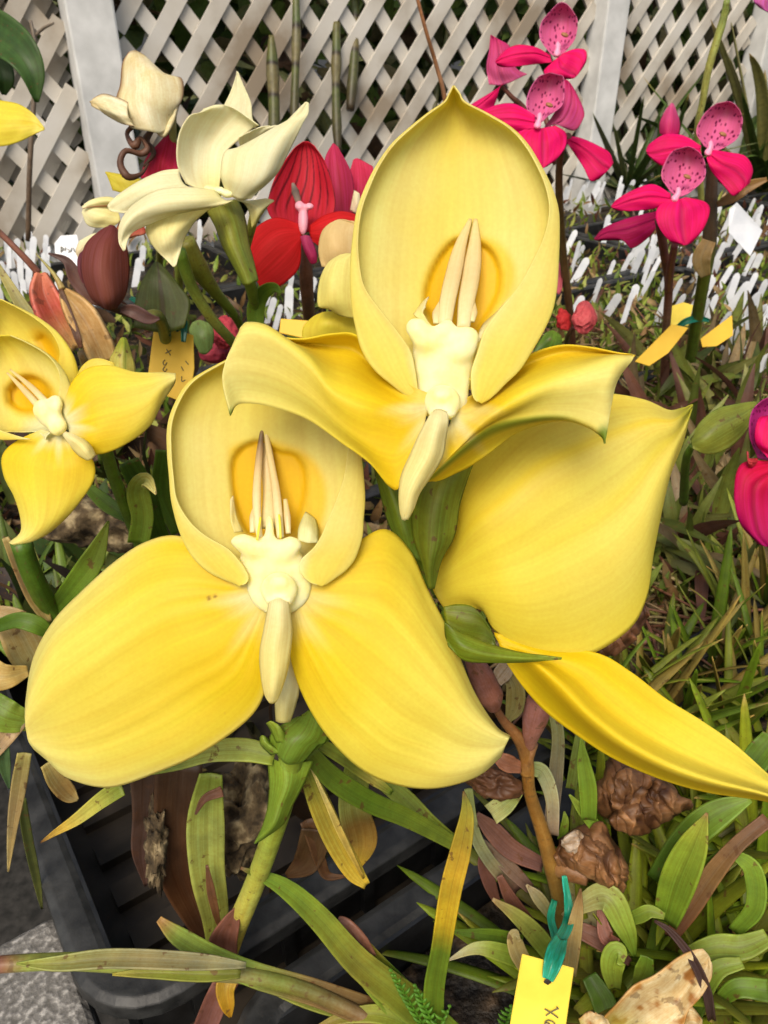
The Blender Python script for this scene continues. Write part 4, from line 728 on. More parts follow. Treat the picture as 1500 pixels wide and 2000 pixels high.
net('petal', [[(250, 200), (250, 225, -.3), (262, 248)], [(225, 190), (222, 215, -.4), (232, 238)], [(200, 185), (198, 205, -.3), (205, 222)], [(176, 198), (177, 201), (180, 206)]], .395, dr, MDRC, dc, None, (24, 20), .001, wob=.05)
tube('dry_tendril', [(260, 245, 41), (248, 262, 41), (262, 285, 40.5), (275, 270, 40.5), (288, 290, 40.5), (275, 300, 40.5), (245, 295, 40), (235, 320, 40), (250, 345, 40), (275, 340, 40.5), (290, 320, 41)], [5, 4, 8, 3, 7, 5, 6, 8, 4, 2], [(0, (.15, .07, .04)), (1, (.11, .05, .03))], dr, MDRY, 50)
tube('dry_tendril', [(300, 250, 41.5), (285, 275, 41.5), (300, 300, 41.5), (280, 325, 41.5)], [4, 8, 5, 2], [(0, (.12, .06, .03)), (1, (.09, .04, .02))], dr, MDRY, 24)
tube('stem', [(338, 215, 41.5), (338, 270, 42), (345, 400, 44), (350, 560, 50), (350, 700, 62)], [7, 7, 8, 7], [(0, (.55, .50, .22)), (.2, (.36, .34, .08)), (1, g2)], dr, MST)

# ---- red orchid
Dr = .40
rd = thing('red_orchid', P(600, 760, .66), 'scarlet orchid with dark-veined hood between the cream and yellow flowers', 'orchid', 'orchids in bloom')
fr = empty('flower', P(595, 430, Dr), rd)
rr = lambda a, b: (lambda u, v, x, y: mixc(a, b, np.clip(v+.1*np.sin(20*u), 0, 1)))
RD, RM, RP = (.62, .010, .012), (.42, .012, .03), (.55, .03, .12)
def rc(u, v, x, y):
    c = mixc(RM, (.33, .012, .025), .5+0*u); s = np.sin(u*46+1.5*np.sin(v*9)+2*np.sin(v*5+u*4)); return mixc(c*1.35, (.10, .004, .01), sm(.55, .95, s)*sm(.1, .3, v)*sm(.98, .85, v)*.85)
net('hood', [[(540, 440), (575, 450), (610, 452), (645, 438)], [(522, 405, -.2), (572, 402, .5), (615, 402, .5), (655, 395)], [(538, 345, -.2), (578, 345, .6), (615, 345, .6), (645, 345, -.2)], [(570, 295), (590, 295, .4), (615, 300, .4), (634, 315)], [(590, 277), (597, 276), (605, 278), (615, 285)]], Dr+.006, fr, MR, rc, None, (60, 60))
net('lateral_sepal', [[(590, 440), (590, 455), (588, 470)], [(540, 425), (550, 465, -.4), (585, 520)], [(500, 445), (520, 490, -.5), (560, 550)], [(482, 480), (500, 515, -.3), (530, 565)], [(484, 510), (495, 535), (508, 560)]], Dr, fr, MR, rr(RD, (.66, .014, .014)), None, (40, 26))
net('lateral_sepal', [[(605, 440), (605, 455), (608, 470)], [(635, 420), (640, 450, -.4), (640, 490)], [(670, 413), (675, 440, -.3), (672, 480)], [(715, 425), (715, 445), (712, 470)]], Dr+.002, fr, MR, rr(RD, (.5, .01, .012)), None, (30, 20))
net('lip', [[(588, 462), (596, 460, -.2), (604, 462)], [(592, 480), (600, 480, -.3), (612, 478)], [(600, 500), (608, 500, -.3), (618, 498)], [(608, 515), (613, 515), (618, 512)]], Dr-.004, fr, MM, lambda u, v, x, y: mixc((.7, .10, .25), (.62, .03, .12), v), None, (18, 10), .001)
blob('column', [sph((592, 430, .1), 10, 30, .25, Dr-.002), sph((604, 403, .1), 9, 7, .2, Dr-.003), sph((585, 402, .1), 10, 10, .2, Dr-.003)], MWAXP, fr, .0007, 4)
anther('anther', [(584, 398, 0), (577, 375, .3), (572, 358, .5)], [5, 8, 3], Dr, fr, MCOL, [(0, (.3, .2, .15)), (.5, (.12, .09, .07)), (1, (.3, .22, .18))])
tube('stem', [(598, 470, 42), (598, 540, 43), (602, 600, 46), (610, 700, 56)], [9, 14, 12, 9], [(0, (.25, .11, .06)), (1, (.20, .09, .05))], rd, MST)
rd2 = thing('red_orchid', P(690, 780, .72), 'dark pink-red petals behind the scarlet orchid and the yellow hood', 'orchid', 'orchids in bloom')
net('petal', [[(640, 425), (665, 430), (690, 425)], [(632, 360), (660, 370, -.5), (692, 380)], [(635, 310), (655, 318, -.4), (685, 335)], [(650, 280), (653, 281), (660, 287)]], .45, rd2, MR, rr((.30, .015, .05), (.50, .03, .10)), None, (30, 24))
net('petal', [[(670, 420), (700, 430), (735, 400)], [(680, 350), (705, 360, -.4), (735, 370)], [(690, 312), (700, 310), (728, 325)]], .47, rd2, MR, rr((.45, .015, .06), (.58, .03, .10)), None, (24, 20))
net('petal', [[(684, 410), (692, 415), (702, 418)], [(688, 390), (696, 395, -.2), (704, 400)], [(692, 372), (696, 374), (702, 378)]], .445, rd2, MC, lambda u, v, x, y: mixc((.8, .6, .45), C1, v), None, (14, 10))
tube('stem', [(690, 420, 46), (695, 560, 54), (690, 700, 70)], [8, 8, 7], [(0, rb), (1, rb)], rd2, MST)
rd3 = thing('red_orchid', P(310, 620, .6), 'single crimson petal showing behind the cream orchid', 'orchid', 'orchids in bloom')
net('petal', [[(275, 348), (310, 352), (350, 345)], [(285, 310), (315, 318, -.3), (350, 318)], [(310, 280), (325, 282, -.2), (348, 290)], [(325, 263), (328, 262), (338, 272)]], .42, rd3, MR, rr((.45, .012, .05), (.5, .015, .06)), None, (24, 20))
net('petal', [[(220, 372), (250, 378), (290, 370)], [(212, 350), (235, 352, -.2), (275, 350)], [(206, 337), (210, 336), (245, 342)]], .43, rd3, MP, lambda u, v, x, y: mixc(Y1*.8, Y1*.85, v), None, (14, 12))
tube('stem', [(310, 345, 43), (312, 480, 48), (310, 620, 60)], [7, 7, 6], [(0, rb), (1, g2)], rd3, MST)
# peach-cream bloom behind the yellow hood
pc = thing('cream_orchid', P(670, 900, .5), 'peach and pale yellow flower half hidden left of the big yellow hood', 'orchid', 'orchids in bloom')
net('petal', [[(628, 520), (660, 530), (710, 530)], [(622, 490), (655, 490, -.5), (710, 490)], [(628, 455), (655, 455, -.4), (710, 450)], [(645, 436), (665, 432), (710, 445)], [(662, 430), (670, 429), (690, 432)]], .31, pc, MC, lambda u, v, x, y: mixc((.74, .55, .26), (.76, .60, .30), v), None, (26, 20))
net('petal', [[(640, 600), (670, 618), (720, 625)], [(621, 596), (655, 590, -.5), (720, 590)], [(624, 550), (655, 550, -.6), (720, 540)], [(640, 515), (665, 510, -.3), (715, 505)], [(665, 497), (685, 495), (715, 498)]], .30, pc, MP, lambda u, v, x, y: mixc(Y2, Y3, .3+.7*v), None, (30, 24))
net('petal', [[(590, 665), (640, 668), (720, 665)], [(592, 640), (640, 635, -.4), (720, 640)], [(610, 620), (650, 612, -.2), (720, 622)], [(630, 610), (660, 608), (700, 612)]], .31, pc, MP, lambda u, v, x, y: mixc(Y1*.85, Y1*.9, v), None, (26, 20))
tube('stem', [(690, 640, 33), (700, 780, 38), (680, 900, 47)], [9, 9, 8], [(0, g2), (1, g2)], pc, MST)

# ---- magenta orchids
MG, MGd, MGl = np.array((.82, .004, .15)), np.array((.56, .008, .13)), np.array((.72, .14, .34))
def mhood(par, rows, D, cup=1.5, col=MGl):
    return net('hood', rows, D, par, MS, lambda u, v, x, y: mixc(col, col*.8, v), lambda u, v: cup*(1-((u-.5)*2)**2)*np.sin(np.pi*np.clip(v, .02, .98))-.1, (44, 36))
def mpet(par, rows, D, a=MG, b=None, bulge=.35):
    b = a*.85 if b is None else b
    return net('petal', rows, D, par, MM, lambda u, v, x, y: mixc(a, b, v)*(1-.35*np.exp(-((u-.5)/.04)**2))[..., None], lambda u, v: -bulge*(1-((u-.5)*2)**2)*sm(0, .3, v)+.2*v+.12*np.sin(v*9+u*5)*np.abs(u-.5)*2+.1*np.exp(-((u-.5)/.05)**2), (40, 30))
def mcol(par, pts, D):
    blob('column', [sph((pts[0][0], pts[0][1], 0), 6, 12, .3, D), sph((pts[1][0], pts[1][1], 0), 8, 8, .3, D)], solid('pink_wax', (.8, .28, .42), .4), par, .0012, 2)
    blob('pollen', [sph((pts[2][0], pts[2][1], .1), 9, 5, .25, D, rot=.4)], solid('pollen', (.30, .13, .05), .6), par, .0012, 1)
m1 = thing('magenta_orchid', P(1130, 670, .82), 'magenta orchid with spotted hoods left of the second fence post', 'orchid', 'magenta spotted orchids')
Dm = .60
A = empty('flower', P(1090, 110, Dm), m1); A['label'] = 'topmost magenta flower of this stalk'
mhood(A, [[(1075, 105), (1088, 112), (1105, 100)], [(1055, 75), (1090, 85), (1123, 75)], [(1057, 45), (1092, 45), (1128, 42)], [(1075, 22), (1098, 20), (1120, 24)], [(1090, 6), (1099, 4), (1108, 8)]], Dm)
mpet(A, [[(1075, 108), (1076, 114), (1078, 122)], [(1045, 92), (1045, 105), (1048, 125)], [(1010, 88), (1005, 108), (1010, 130)], [(985, 100), (980, 115), (985, 131)], [(968, 118), (968, 122), (972, 128)]], Dm-.005)
mpet(A, [[(1082, 118), (1090, 112), (1098, 105)], [(1062, 140), (1095, 130), (1122, 96)], [(1078, 150), (1108, 140), (1143, 98)], [(1098, 154), (1120, 146), (1146, 115)], [(1115, 154), (1125, 150), (1140, 130)]], Dm-.008)
mcol(A, [(1090, 92), (1088, 105), (1103, 68)], Dm-.004)
A = empty('flower', P(980, 130, Dm+.03), m1); A['label'] = 'side-on magenta flower at the upper left of this stalk'
mpet(A, [[(955, 165), (985, 165), (1030, 145)], [(950, 130), (975, 140), (1010, 135)], [(955, 100), (975, 110), (1000, 115)], [(958, 70), (970, 80), (995, 90)], [(959, 69), (962, 70), (968, 74)]], Dm+.03, MGl*.9, MGd, .5)
mpet(A, [[(985, 163), (980, 166), (976, 170)], [(960, 180), (955, 190), (965, 205)], [(935, 195), (932, 208), (945, 218)], [(915, 208), (915, 212), (918, 218)]], Dm+.02, MG, MGd)
A = empty('flower', P(1055, 240, Dm-.03), m1); A['label'] = 'middle magenta flower of this stalk'
mhood(A, [[(1040, 235), (1053, 242), (1068, 228)], [(1028, 205), (1060, 210), (1098, 205)], [(1035, 175), (1068, 178), (1102, 170)], [(1050, 152), (1075, 150), (1100, 150)], [(1062, 145), (1075, 142), (1090, 146)]], Dm-.03)
mpet(A, [[(1045, 225), (1045, 240), (1045, 250)], [(1005, 203), (1010, 235), (1020, 258)], [(970, 205), (975, 235), (995, 262)], [(945, 215), (950, 235), (965, 258)], [(930, 220), (935, 230), (945, 245)]], Dm-.032)
mpet(A, [[(1035, 250), (1060, 250), (1085, 245)], [(1010, 262), (1060, 275), (1105, 260)], [(1020, 295), (1060, 305), (1105, 285)], [(1040, 318), (1060, 322), (1088, 310)], [(1052, 328), (1058, 329), (1068, 325)]], Dm-.036)
mpet(A, [[(1062, 250), (1075, 245), (1085, 240)], [(1080, 225), (1100, 235), (1120, 255)], [(1098, 190), (1115, 205), (1138, 235)], [(1100, 160), (1115, 175), (1140, 215)], [(1105, 155), (1112, 160), (1125, 180)]], Dm-.02, MGl*.85, MGd)
mcol(A, [(1054, 230), (1050, 245), (1073, 205)], Dm-.038)
A = empty('flower', P(1120, 270, Dm+.01), m1); A['label'] = 'lowest magenta flower of this stalk, seen from behind'
mpet(A, [[(1110, 265), (1108, 272), (1108, 280)], [(1135, 270), (1132, 285), (1122, 300)], [(1165, 283), (1155, 302), (1140, 328)], [(1190, 298), (1178, 322), (1153, 353)], [(1198, 318), (1190, 330), (1170, 350)]], Dm+.01)
tube('stem', [(1110, 265, 61), (1095, 300, 63), (1092, 380, 67), (1100, 500, 73), (1112, 600, 78), (1120, 690, 84)], [7, 7, 8, 8, 7], [(0, (.22, .07, .05)), (.5, (.14, .10, .03)), (1, (.16, .06, .04))], m1, MST)
tube('pedicel', [(1085, 150, 62), (1060, 200, 63), (1075, 260, 63), (1085, 310, 64)], [4, 5, 6], [(0, rb), (1, rb)], m1, MST)
tube('pedicel', [(978, 165, 63.5), (1000, 190, 64), (1030, 220, 64.5), (1085, 320, 65)], [4, 5, 5], [(0, rb), (1, rb)], m1, MST)
m2 = thing('magenta_orchid', P(1295, 790, .85), 'magenta orchid with two spotted flowers and a bud on twin dark stems at right', 'orchid', 'magenta spotted orchids')
A = empty('flower', P(1385, 290, .60), m2); A['label'] = 'upper flower of this stalk, right of the bud'
mhood(A, [[(1375, 285), (1392, 296), (1412, 290)], [(1360, 258), (1398, 270), (1440, 270)], [(1372, 228), (1410, 232), (1450, 240)], [(1395, 205), (1422, 205), (1446, 218)], [(1415, 199), (1425, 198), (1435, 203)]], .60)
mpet(A, [[(1370, 285), (1368, 292), (1370, 300)], [(1335, 265), (1330, 290), (1330, 315)], [(1300, 262), (1295, 295), (1305, 325)], [(1270, 280), (1270, 300), (1285, 320)], [(1262, 292), (1263, 298), (1268, 306)]], .597)
mpet(A, [[(1388, 292), (1383, 300), (1380, 310)], [(1420, 297), (1408, 320), (1390, 335)], [(1455, 305), (1438, 335), (1415, 365)], [(1470, 330), (1455, 355), (1430, 382)], [(1464, 358), (1450, 370), (1440, 380)]], .594)
mcol(A, [(1388, 285), (1383, 298), (1412, 262)], .594)
A = empty('flower', P(1320, 380, .58), m2); A['label'] = 'lower flower of this stalk, overlapping the upper one'
mhood(A, [[(1310, 375), (1325, 385), (1345, 378)], [(1292, 345), (1330, 355), (1375, 350)], [(1300, 315), (1338, 318), (1377, 320)], [(1315, 295), (1342, 292), (1368, 300)], [(1335, 288), (1345, 286), (1355, 290)]], .58)
mpet(A, [[(1310, 378), (1310, 388), (1312, 398)], [(1275, 360), (1270, 385), (1275, 408)], [(1235, 372), (1232, 392), (1235, 412)], [(1205, 390), (1203, 402), (1208, 411)], [(1194, 402), (1194, 404), (1197, 408)]], .577)
mpet(A, [[(1318, 385), (1328, 388), (1340, 385)], [(1285, 405), (1330, 408), (1378, 395)], [(1283, 435), (1330, 440), (1386, 415)], [(1305, 468), (1335, 468), (1372, 450)], [(1330, 478), (1338, 479), (1350, 475)]], .574)
mcol(A, [(1325, 375), (1318, 388), (1342, 345)], .575)
A = empty('flower', P(1250, 430, .64), m2); A['label'] = 'darker half-hidden flower low at the left of this stalk'
mpet(A, [[(1285, 412), (1290, 425), (1285, 440)], [(1250, 420), (1250, 440), (1265, 465)], [(1215, 430), (1220, 450), (1235, 485)], [(1180, 445), (1185, 455), (1215, 470)], [(1160, 466), (1162, 468), (1168, 470)]], .64, MGd*.8, MGd*.7)
net('bud', [[(1290, 262, .2), (1305, 265, -.3), (1325, 262, .2)], [(1290, 240, .2), (1308, 240, -.5), (1326, 240, .2)], [(1300, 218, .1), (1311, 216, -.3), (1320, 220, .1)], [(1310, 204), (1312, 203), (1314, 204)]], .61, m2, MM, lambda u, v, x, y: mixc(MGd, MGl*.9, v), None, (20, 16), .002)
tube('stem', [(1288, 430, 61), (1298, 500, 65), (1306, 560, 70), (1300, 660, 77), (1294, 800, 88)], [9, 8, 8, 7], [(0, (.17, .06, .05)), (.5, (.22, .07, .05)), (.7, (.28, .16, .10)), (1, (.20, .06, .05))], m2, MST)
tube('stem', [(1318, 478, 60), (1310, 520, 64), (1305, 565, 69)], [7, 8, 8], [(0, (.22, .05, .05)), (1, (.2, .06, .05))], m2, MST)
tube('stem', [(1393, 300, 62), (1388, 400, 64), (1385, 480, 66), (1372, 560, 70), (1352, 680, 78), (1335, 800, 88)], [9, 13, 14, 12, 11, 9], [(0, (.12, .07, .04)), (.35, (.10, .07, .04)), (.5, (.13, .17, .02)), (1, g1)], m2, MST)
blade('bract', [(1385, 470, 64), (1370, 505, 64.5), (1378, 540, 65)], [26, 34, 18], [(0, (.30, .20, .08)), (1, (.20, .15, .05))], m2, ML)
blade('bract', [(1400, 400, 63), (1430, 385, 62.5), (1460, 365, 62), (1498, 350, 61.5)], [10, 22, 22, 8], [(0, (.20, .11, .04)), (1, (.35, .20, .06))], m2, ML)
tube('bare_stalk', [(1420, 0, 60), (1412, 40, 61), (1385, 130, 63), (1372, 200, 65), (1362, 260, 67), (1372, 420, 74)], [6, 8, 7, 6, 6], [(0, (.20, .28, .06)), (.4, (.42, .45, .12)), (1, (.36, .38, .10))], m2, MST)
m3 = thing('magenta_orchid', P(1530, 1200, .5), 'deep magenta flower cut off by the right edge above the grassy leaves', 'orchid', 'magenta spotted orchids')
mpet(m3, [[(1520, 900), (1540, 905), (1560, 900)], [(1450, 905), (1480, 940), (1560, 940)], [(1434, 960), (1470, 980), (1560, 980)], [(1445, 1020), (1480, 1040), (1560, 1045)], [(1480, 1062), (1500, 1068), (1540, 1068)]], .36, np.array((.70, .004, .05)), np.array((.42, .004, .14)))
mhood(m3, [[(1480, 895), (1510, 900), (1560, 890)], [(1464, 850), (1500, 855), (1560, 850)], [(1468, 805), (1500, 800), (1560, 790)], [(1490, 780), (1510, 774), (1560, 770)]], .365, .6, np.array((.45, .02, .20)))
mpet(m3, [[(1500, 895), (1520, 890), (1540, 880)], [(1475, 862), (1510, 870), (1540, 840)], [(1480, 820), (1515, 830), (1540, 810)], [(1498, 812), (1515, 810), (1540, 800)]], .355, MG*.9, MG*.8)
mpet(m3, [[(1480, 895), (1478, 905), (1470, 912)], [(1462, 895), (1462, 902), (1462, 912)], [(1458, 882), (1460, 882), (1462, 885)]], .358, np.array((.5, .03, .04)), np.array((.6, .1, .1)))
tube('stem', [(1515, 1050, 37), (1520, 1150, 43), (1525, 1230, 48)], [9, 9, 8], [(0, rb), (1, rb)], m3, MST)
m4 = thing('magenta_orchid', P(1530, 300, .9), 'mauve petal tip poking in at the top right corner', 'orchid', 'magenta spotted orchids')
mpet(m4, [[(1475, -30), (1510, -30), (1560, -30)], [(1470, -5), (1500, 5), (1560, 10)], [(1480, 12), (1500, 20), (1560, 30)], [(1500, 24), (1515, 28), (1540, 30)]], .6, np.array((.5, .10, .35)), np.array((.5, .12, .38)))
tube('stem', [(1530, 20, 62), (1535, 150, 70), (1530, 300, 90)], [6, 6, 5], [(0, g2), (1, g2)], m4, MST)

# ---- buds and withered blooms on the left
bd = thing('orchid_bud', P(330, 760, .60), 'closed purple-brown bud hanging below the cream flowers', 'bud')
net('bud', [[(205, 598), (212, 600, -.2), (225, 598)], [(180, 575), (210, 580, -.8), (242, 570)], [(165, 530), (200, 530, -1.1), (249, 525)], [(170, 485), (205, 485, -.9), (243, 480)], [(195, 458), (215, 460, -.4), (232, 460)], [(216, 446), (219, 445), (222, 448)]], .345, bd, MR, lambda u, v, x, y: mixc((.22, .075, .05), (.15, .03, .035), np.clip(v*.9+.4*np.abs(u-.6), 0, 1)), None, (34, 26), .003)
net('bud_petal', [[(190, 590), (175, 575), (160, 555)], [(168, 560), (155, 530, -.3), (165, 500)], [(155, 520), (155, 500), (175, 485)], [(158, 500), (165, 490), (185, 478)]], .35, bd, MR, lambda u, v, x, y: mixc((.15, .04, .05), (.09, .02, .04), v), None, (20, 14), .001)
tube('stem', [(212, 596, 35), (240, 605, 35.5), (280, 618, 36), (312, 622, 37), (330, 700, 44), (335, 770, 60)], [10, 12, 12, 8], [(0, (.14, .06, .05)), (1, g2)], bd, MST)
blade('bract', [(210, 590, 35.2), (180, 575, 35), (150, 545, 34.8), (130, 510, 34.6), (95, 495, 34.5)], [22, 34, 30, 16, 3], [(0, (.16, .07, .05)), (1, (.11, .05, .04))], bd, ML)
blade('bract', [(235, 605, 34.8), (260, 608, 34.8), (290, 622, 35), (312, 622, 35.2)], [10, 26, 22, 4], [(0, (.12, .06, .05)), (1, (.16, .08, .07))], bd, ML)
wb = thing('orchid_bud', P(200, 900, .5), 'withered red and tan seed pods above the left yellow orchid', 'bud')
blade('pod', [(80, 535, 32), (88, 580, 32), (115, 630, 32.3), (150, 680, 32.8)], [20, 50, 58, 36], [(0, (.62, .22, .13)), (.5, (.58, .12, .09)), (1, (.6, .42, .16))], wb, MDRY, fold=.7, thick=.002)
blade('pod', [(125, 570, 31.6), (155, 610, 31.6), (185, 660, 31.8), (205, 705, 32.2)], [18, 52, 54, 50], [(0, (.5, .34, .13)), (.5, (.55, .36, .15)), (1, (.52, .38, .16))], wb, MDRY, fold=.6, thick=.002)
blade('dark_seam', [(118, 565, 31.4), (135, 610, 31.3), (150, 655, 31.2), (158, 680, 31.3)], [8, 12, 13, 6], [(0, (.12, .06, .03)), (1, (.14, .06, .03))], wb, MDRY)
tube('stem', [(75, 533, 32), (45, 500, 31.5), (0, 455, 31), (-40, 420, 30.5)], [7, 6, 6], [(0, (.25, .10, .07)), (1, (.22, .10, .07))], wb, MST)
tube('stalk_tip', [(122, 565, 31.6), (105, 535, 31.6), (70, 495, 31.5)], [7, 4, 1], [(0, (.4, .3, .1)), (1, (.3, .3, .08))], wb, MST)
blade('bract', [(70, 630, 33), (45, 600, 33), (20, 560, 33), (-10, 510, 33)], [20, 24, 18, 10], [(0, (.35, .33, .10)), (1, (.4, .36, .12))], wb, ML)
tube('stem', [(160, 690, 33.5), (190, 780, 37), (200, 900, 46)], [9, 9, 8], [(0, tn), (1, g2)], wb, MST)
gb = thing('orchid_bud', P(330, 700, .52), 'broad green bract with a dark midrib behind the tied yellow tag', 'bud')
net('bract', [[(262, 640), (320, 650), (360, 640)], [(264, 590), (318, 598, -.1), (372, 590)], [(275, 555), (313, 556, -.15), (352, 560)], [(290, 528), (310, 528, -.1), (330, 532)], [(302, 512), (306, 511), (312, 514)]], .385, gb, ML, lambda u, v, x, y: mixc((.10, .13, .025), (.08, .04, .03), .9*sm(.06, 0, np.abs(u-.5))), None, (24, 24), .0004)
tube('stem', [(315, 600, 39), (325, 650, 42), (330, 700, 50)], [6, 6, 6], [(0, g2), (1, g2)], gb, MST)
pb = thing('orchid_bud', P(1110, 690, .80), 'small round coral-pink bud right of the big yellow hood', 'bud')
crumple('bud', (1141, 621), 24, 30, 1.3, .72, MR, pb, 3, .28, (.68, .13, .14), (.50, .05, .07))
crumple('petal', (1100, 625), 13, 22, .8, .73, MR, pb, 5, .4, (.55, .04, .04), (.45, .02, .03), seg=30, rings=20)
net('petal', [[(1085, 570), (1092, 575), (1098, 565)], [(1086, 540), (1092, 540, -.2), (1098, 540)], [(1088, 512), (1091, 512), (1094, 515)]], .75, pb, MM, lambda u, v, x, y: mixc((.7, .15, .2), (.7, .2, .25), v), None, (14, 10))
tube('stem', [(1120, 640, 74), (1108, 660, 76), (1105, 700, 84)], [4, 5, 4], [(0, rb), (1, g1)], pb, MST)
net('leaf', [[(1040, 690), (1060, 690), (1095, 685)], [(1052, 668), (1075, 662, -.4), (1098, 670)], [(1065, 650), (1080, 645), (1096, 655)]], .70, pb, ML, gcol(g1, g2), None, (16, 12))
pk = thing('orchid_bud', P(445, 740, .6), 'dull pink and green buds behind the stems of the cream orchid', 'bud')
crumple('bud', (440, 650), 26, 30, 1.0, .50, MR, pk, 8, .35, (.62, .08, .12), (.35, .03, .06), seg=50, rings=34)
crumple('bud', (425, 690), 34, 18, 1.0, .52, MR, pk, 9, .35, (.42, .05, .08), (.25, .03, .06), seg=50, rings=34)
net('leaf', [[(390, 690), (402, 692), (415, 680)], [(370, 650), (395, 655, -.4), (418, 650)], [(375, 630), (390, 625), (410, 632)]], .48, pk, ML, gcol((.12, .2, .05), (.2, .3, .08)), None, (18, 14))
tube('stem', [(430, 670, 52), (440, 740, 60)], [5, 5], [(0, g2), (1, g1)], pk, MST)
# oval green leaf right
ol = thing('orchid_bud', P(1350, 980, .55), 'plump green pointed bract left of the deep magenta flower', 'bud')
net('bract', [[(1350, 858), (1352, 868), (1352, 876)], [(1368, 825), (1375, 858, -.4), (1385, 886)], [(1400, 800), (1410, 835, -.5), (1420, 876)], [(1440, 790), (1448, 815, -.4), (1450, 848)], [(1475, 785), (1478, 792), (1478, 802)]], .40, ol, ML, lambda u, v, x, y: mixc(mixc((.20, .25, .03), (.30, .34, .05), u), (.12, .15, .02), .7*sm(.05, 0, np.abs(u-.42))), None, (40, 26), .0016)
tube('stem', [(1352, 870, 41), (1340, 900, 43), (1335, 980, 52)], [6, 8, 9], [(0, g2), (1, g1)], ol, MST)

# ---- spent brown orchid stalk
sp_ = thing('spent_orchid', P(1105, 1830, .325), 'spent brown orchid stalk with papery dried flowers tied to the yellow tag', 'orchid')
tube('stem', [(965, 1378, 26.5), (985, 1410, 27), (1015, 1445, 27.4), (1030, 1490, 27.8), (1034, 1545, 28.5), (1058, 1620, 29.5), (1078, 1690, 30.3), (1095, 1760, 31.2), (1102, 1830, 32)], [7, 9, 13, 13, 12, 14, 17, 17, 16], [(0, (.22, .10, .05)), (.4, (.30, .15, .03)), (.7, (.26, .14, .03)), (1, (.12, .10, .02))], sp_, MST, 50, 14)
tube('stem', [(1040, 1450, 27.6), (1030, 1480, 27.7), (1028, 1510, 28)], [12, 13, 13], [(0, (.26, .13, .06)), (1, (.30, .15, .03))], sp_, MST)
tube('seed_pod', [(922, 1285, 25.8), (940, 1320, 26), (958, 1360, 26.4), (965, 1385, 26.6)], [16, 25, 26, 12], [(0, (.28, .12, .10)), (1, (.28, .12, .08))], sp_, MST)
tube('seed_pod', [(1055, 1370, 26.8), (1045, 1405, 27), (1036, 1440, 27.3), (1034, 1460, 27.6)], [27, 25, 16, 11], [(0, (.33, .14, .12)), (1, (.30, .14, .09))], sp_, MST)
tube('pedicel', [(1085, 1690, 30.6), (1110, 1695, 30), (1150, 1710, 29.6)], [18, 26, 20], [(0, (.32, .17, .06)), (1, (.25, .12, .05))], sp_, MST)
def dried(up, lo, D, seed, bulge=1.0, c1=(.06, .024, .010), c2=(.42, .215, .09), name='dried_flower', amp=.62):
    """papery withered flower: a puffed, sharply creased skin between two outlines"""
    U = cr(np.array(up, float), 90); L = cr(np.array(lo, float), 90); u = np.linspace(0, 1, 70)[None]; v = np.linspace(0, 1, 90)[:, None]
    x = U[:, :1]*(1-u)+L[:, :1]*u; y = U[:, 1:]*(1-u)+L[:, 1:]*u; f = np.zeros(x.shape); g_ = np.zeros(x.shape)
    for i in range(90):
        for j in range(70):
            q = Vector((x[i, j]/30+seed, y[i, j]/44-x[i, j]/80, seed*.7)); w_ = q+Vector((noise.noise(q*1.3), noise.noise(q*1.3+Vector((5, 5, 5))), 0))*.7
            d1 = noise.voronoi(Vector((w_.x*1.0, w_.y*.75, w_.z)))[0]; d2 = noise.voronoi(w_*2.1+Vector((9, 0, 0)))[0]; f[i, j] = (.45-d1[0])*1.5+(.45-d2[0])*.6+.25*min(.3, d1[1]-d1[0]); g_[i, j] = noise.noise(w_*2.6)
    x = x+g_*7; y = y+f*5; z = -bulge*np.sin(np.pi*u)**.6*np.sin(np.pi*np.clip(v, .04, .98))**.5-.42*amp*f
    c = mixc(c1, c2, np.clip(.40+.60*f+.35*g_, 0, 1))  # creases painted darker and ridges lighter, standing in for fold shade
    obj(name, Pn(x, y, D+z*.01), gridfaces(90, 70), MDRY, sp_, c, np.stack([u+0*v, v+0*u], -1), .0003)
dried([(1083, 1668), (1110, 1628), (1170, 1603), (1198, 1642), (1222, 1672), (1227, 1700)], [(1084, 1684), (1120, 1710), (1152, 1722), (1186, 1742), (1212, 1752), (1226, 1716)], .300, 2)
dried([(1112, 1655), (1135, 1632), (1170, 1640), (1200, 1668), (1210, 1690)], [(1118, 1690), (1145, 1712), (1180, 1732), (1205, 1745), (1216, 1712)], .2925, 4, .5, name='dried_petal')
dried([(1095, 1640), (1110, 1626), (1130, 1622), (1142, 1640)], [(1098, 1652), (1112, 1664), (1128, 1668), (1140, 1656)], .292, 6, .3, (.3, .2, .12), (.75, .68, .58), name='dried_petal')
dried([(1160, 1560), (1172, 1520), (1200, 1476), (1250, 1488), (1292, 1512), (1326, 1545)], [(1165, 1590), (1190, 1600), (1215, 1600), (1255, 1592), (1290, 1580), (1318, 1565)], .312, 8, 1.1)
dried([(1190, 1600), (1225, 1560), (1265, 1540), (1300, 1552), (1340, 1562), (1352, 1572)], [(1192, 1612), (1222, 1626), (1258, 1632), (1290, 1612), (1318, 1598), (1348, 1580)], .304, 10, .8, name='dried_petal')
dried([(1190, 1540), (1215, 1500), (1262, 1508), (1270, 1525)], [(1196, 1575), (1220, 1585), (1250, 1570), (1268, 1545)], .302, 12, .5, name='dried_petal')
dried([(1268, 1545), (1285, 1520), (1318, 1545), (1350, 1566)], [(1272, 1570), (1290, 1590), (1318, 1590), (1350, 1576)], .300, 14, .5, name='dried_petal')
crumple('dried_flower', (965, 1530), 52, 28, .9, .285, MDRY, sp_, 12, .6, (.16, .07, .03), (.05, .02, .01), .3)
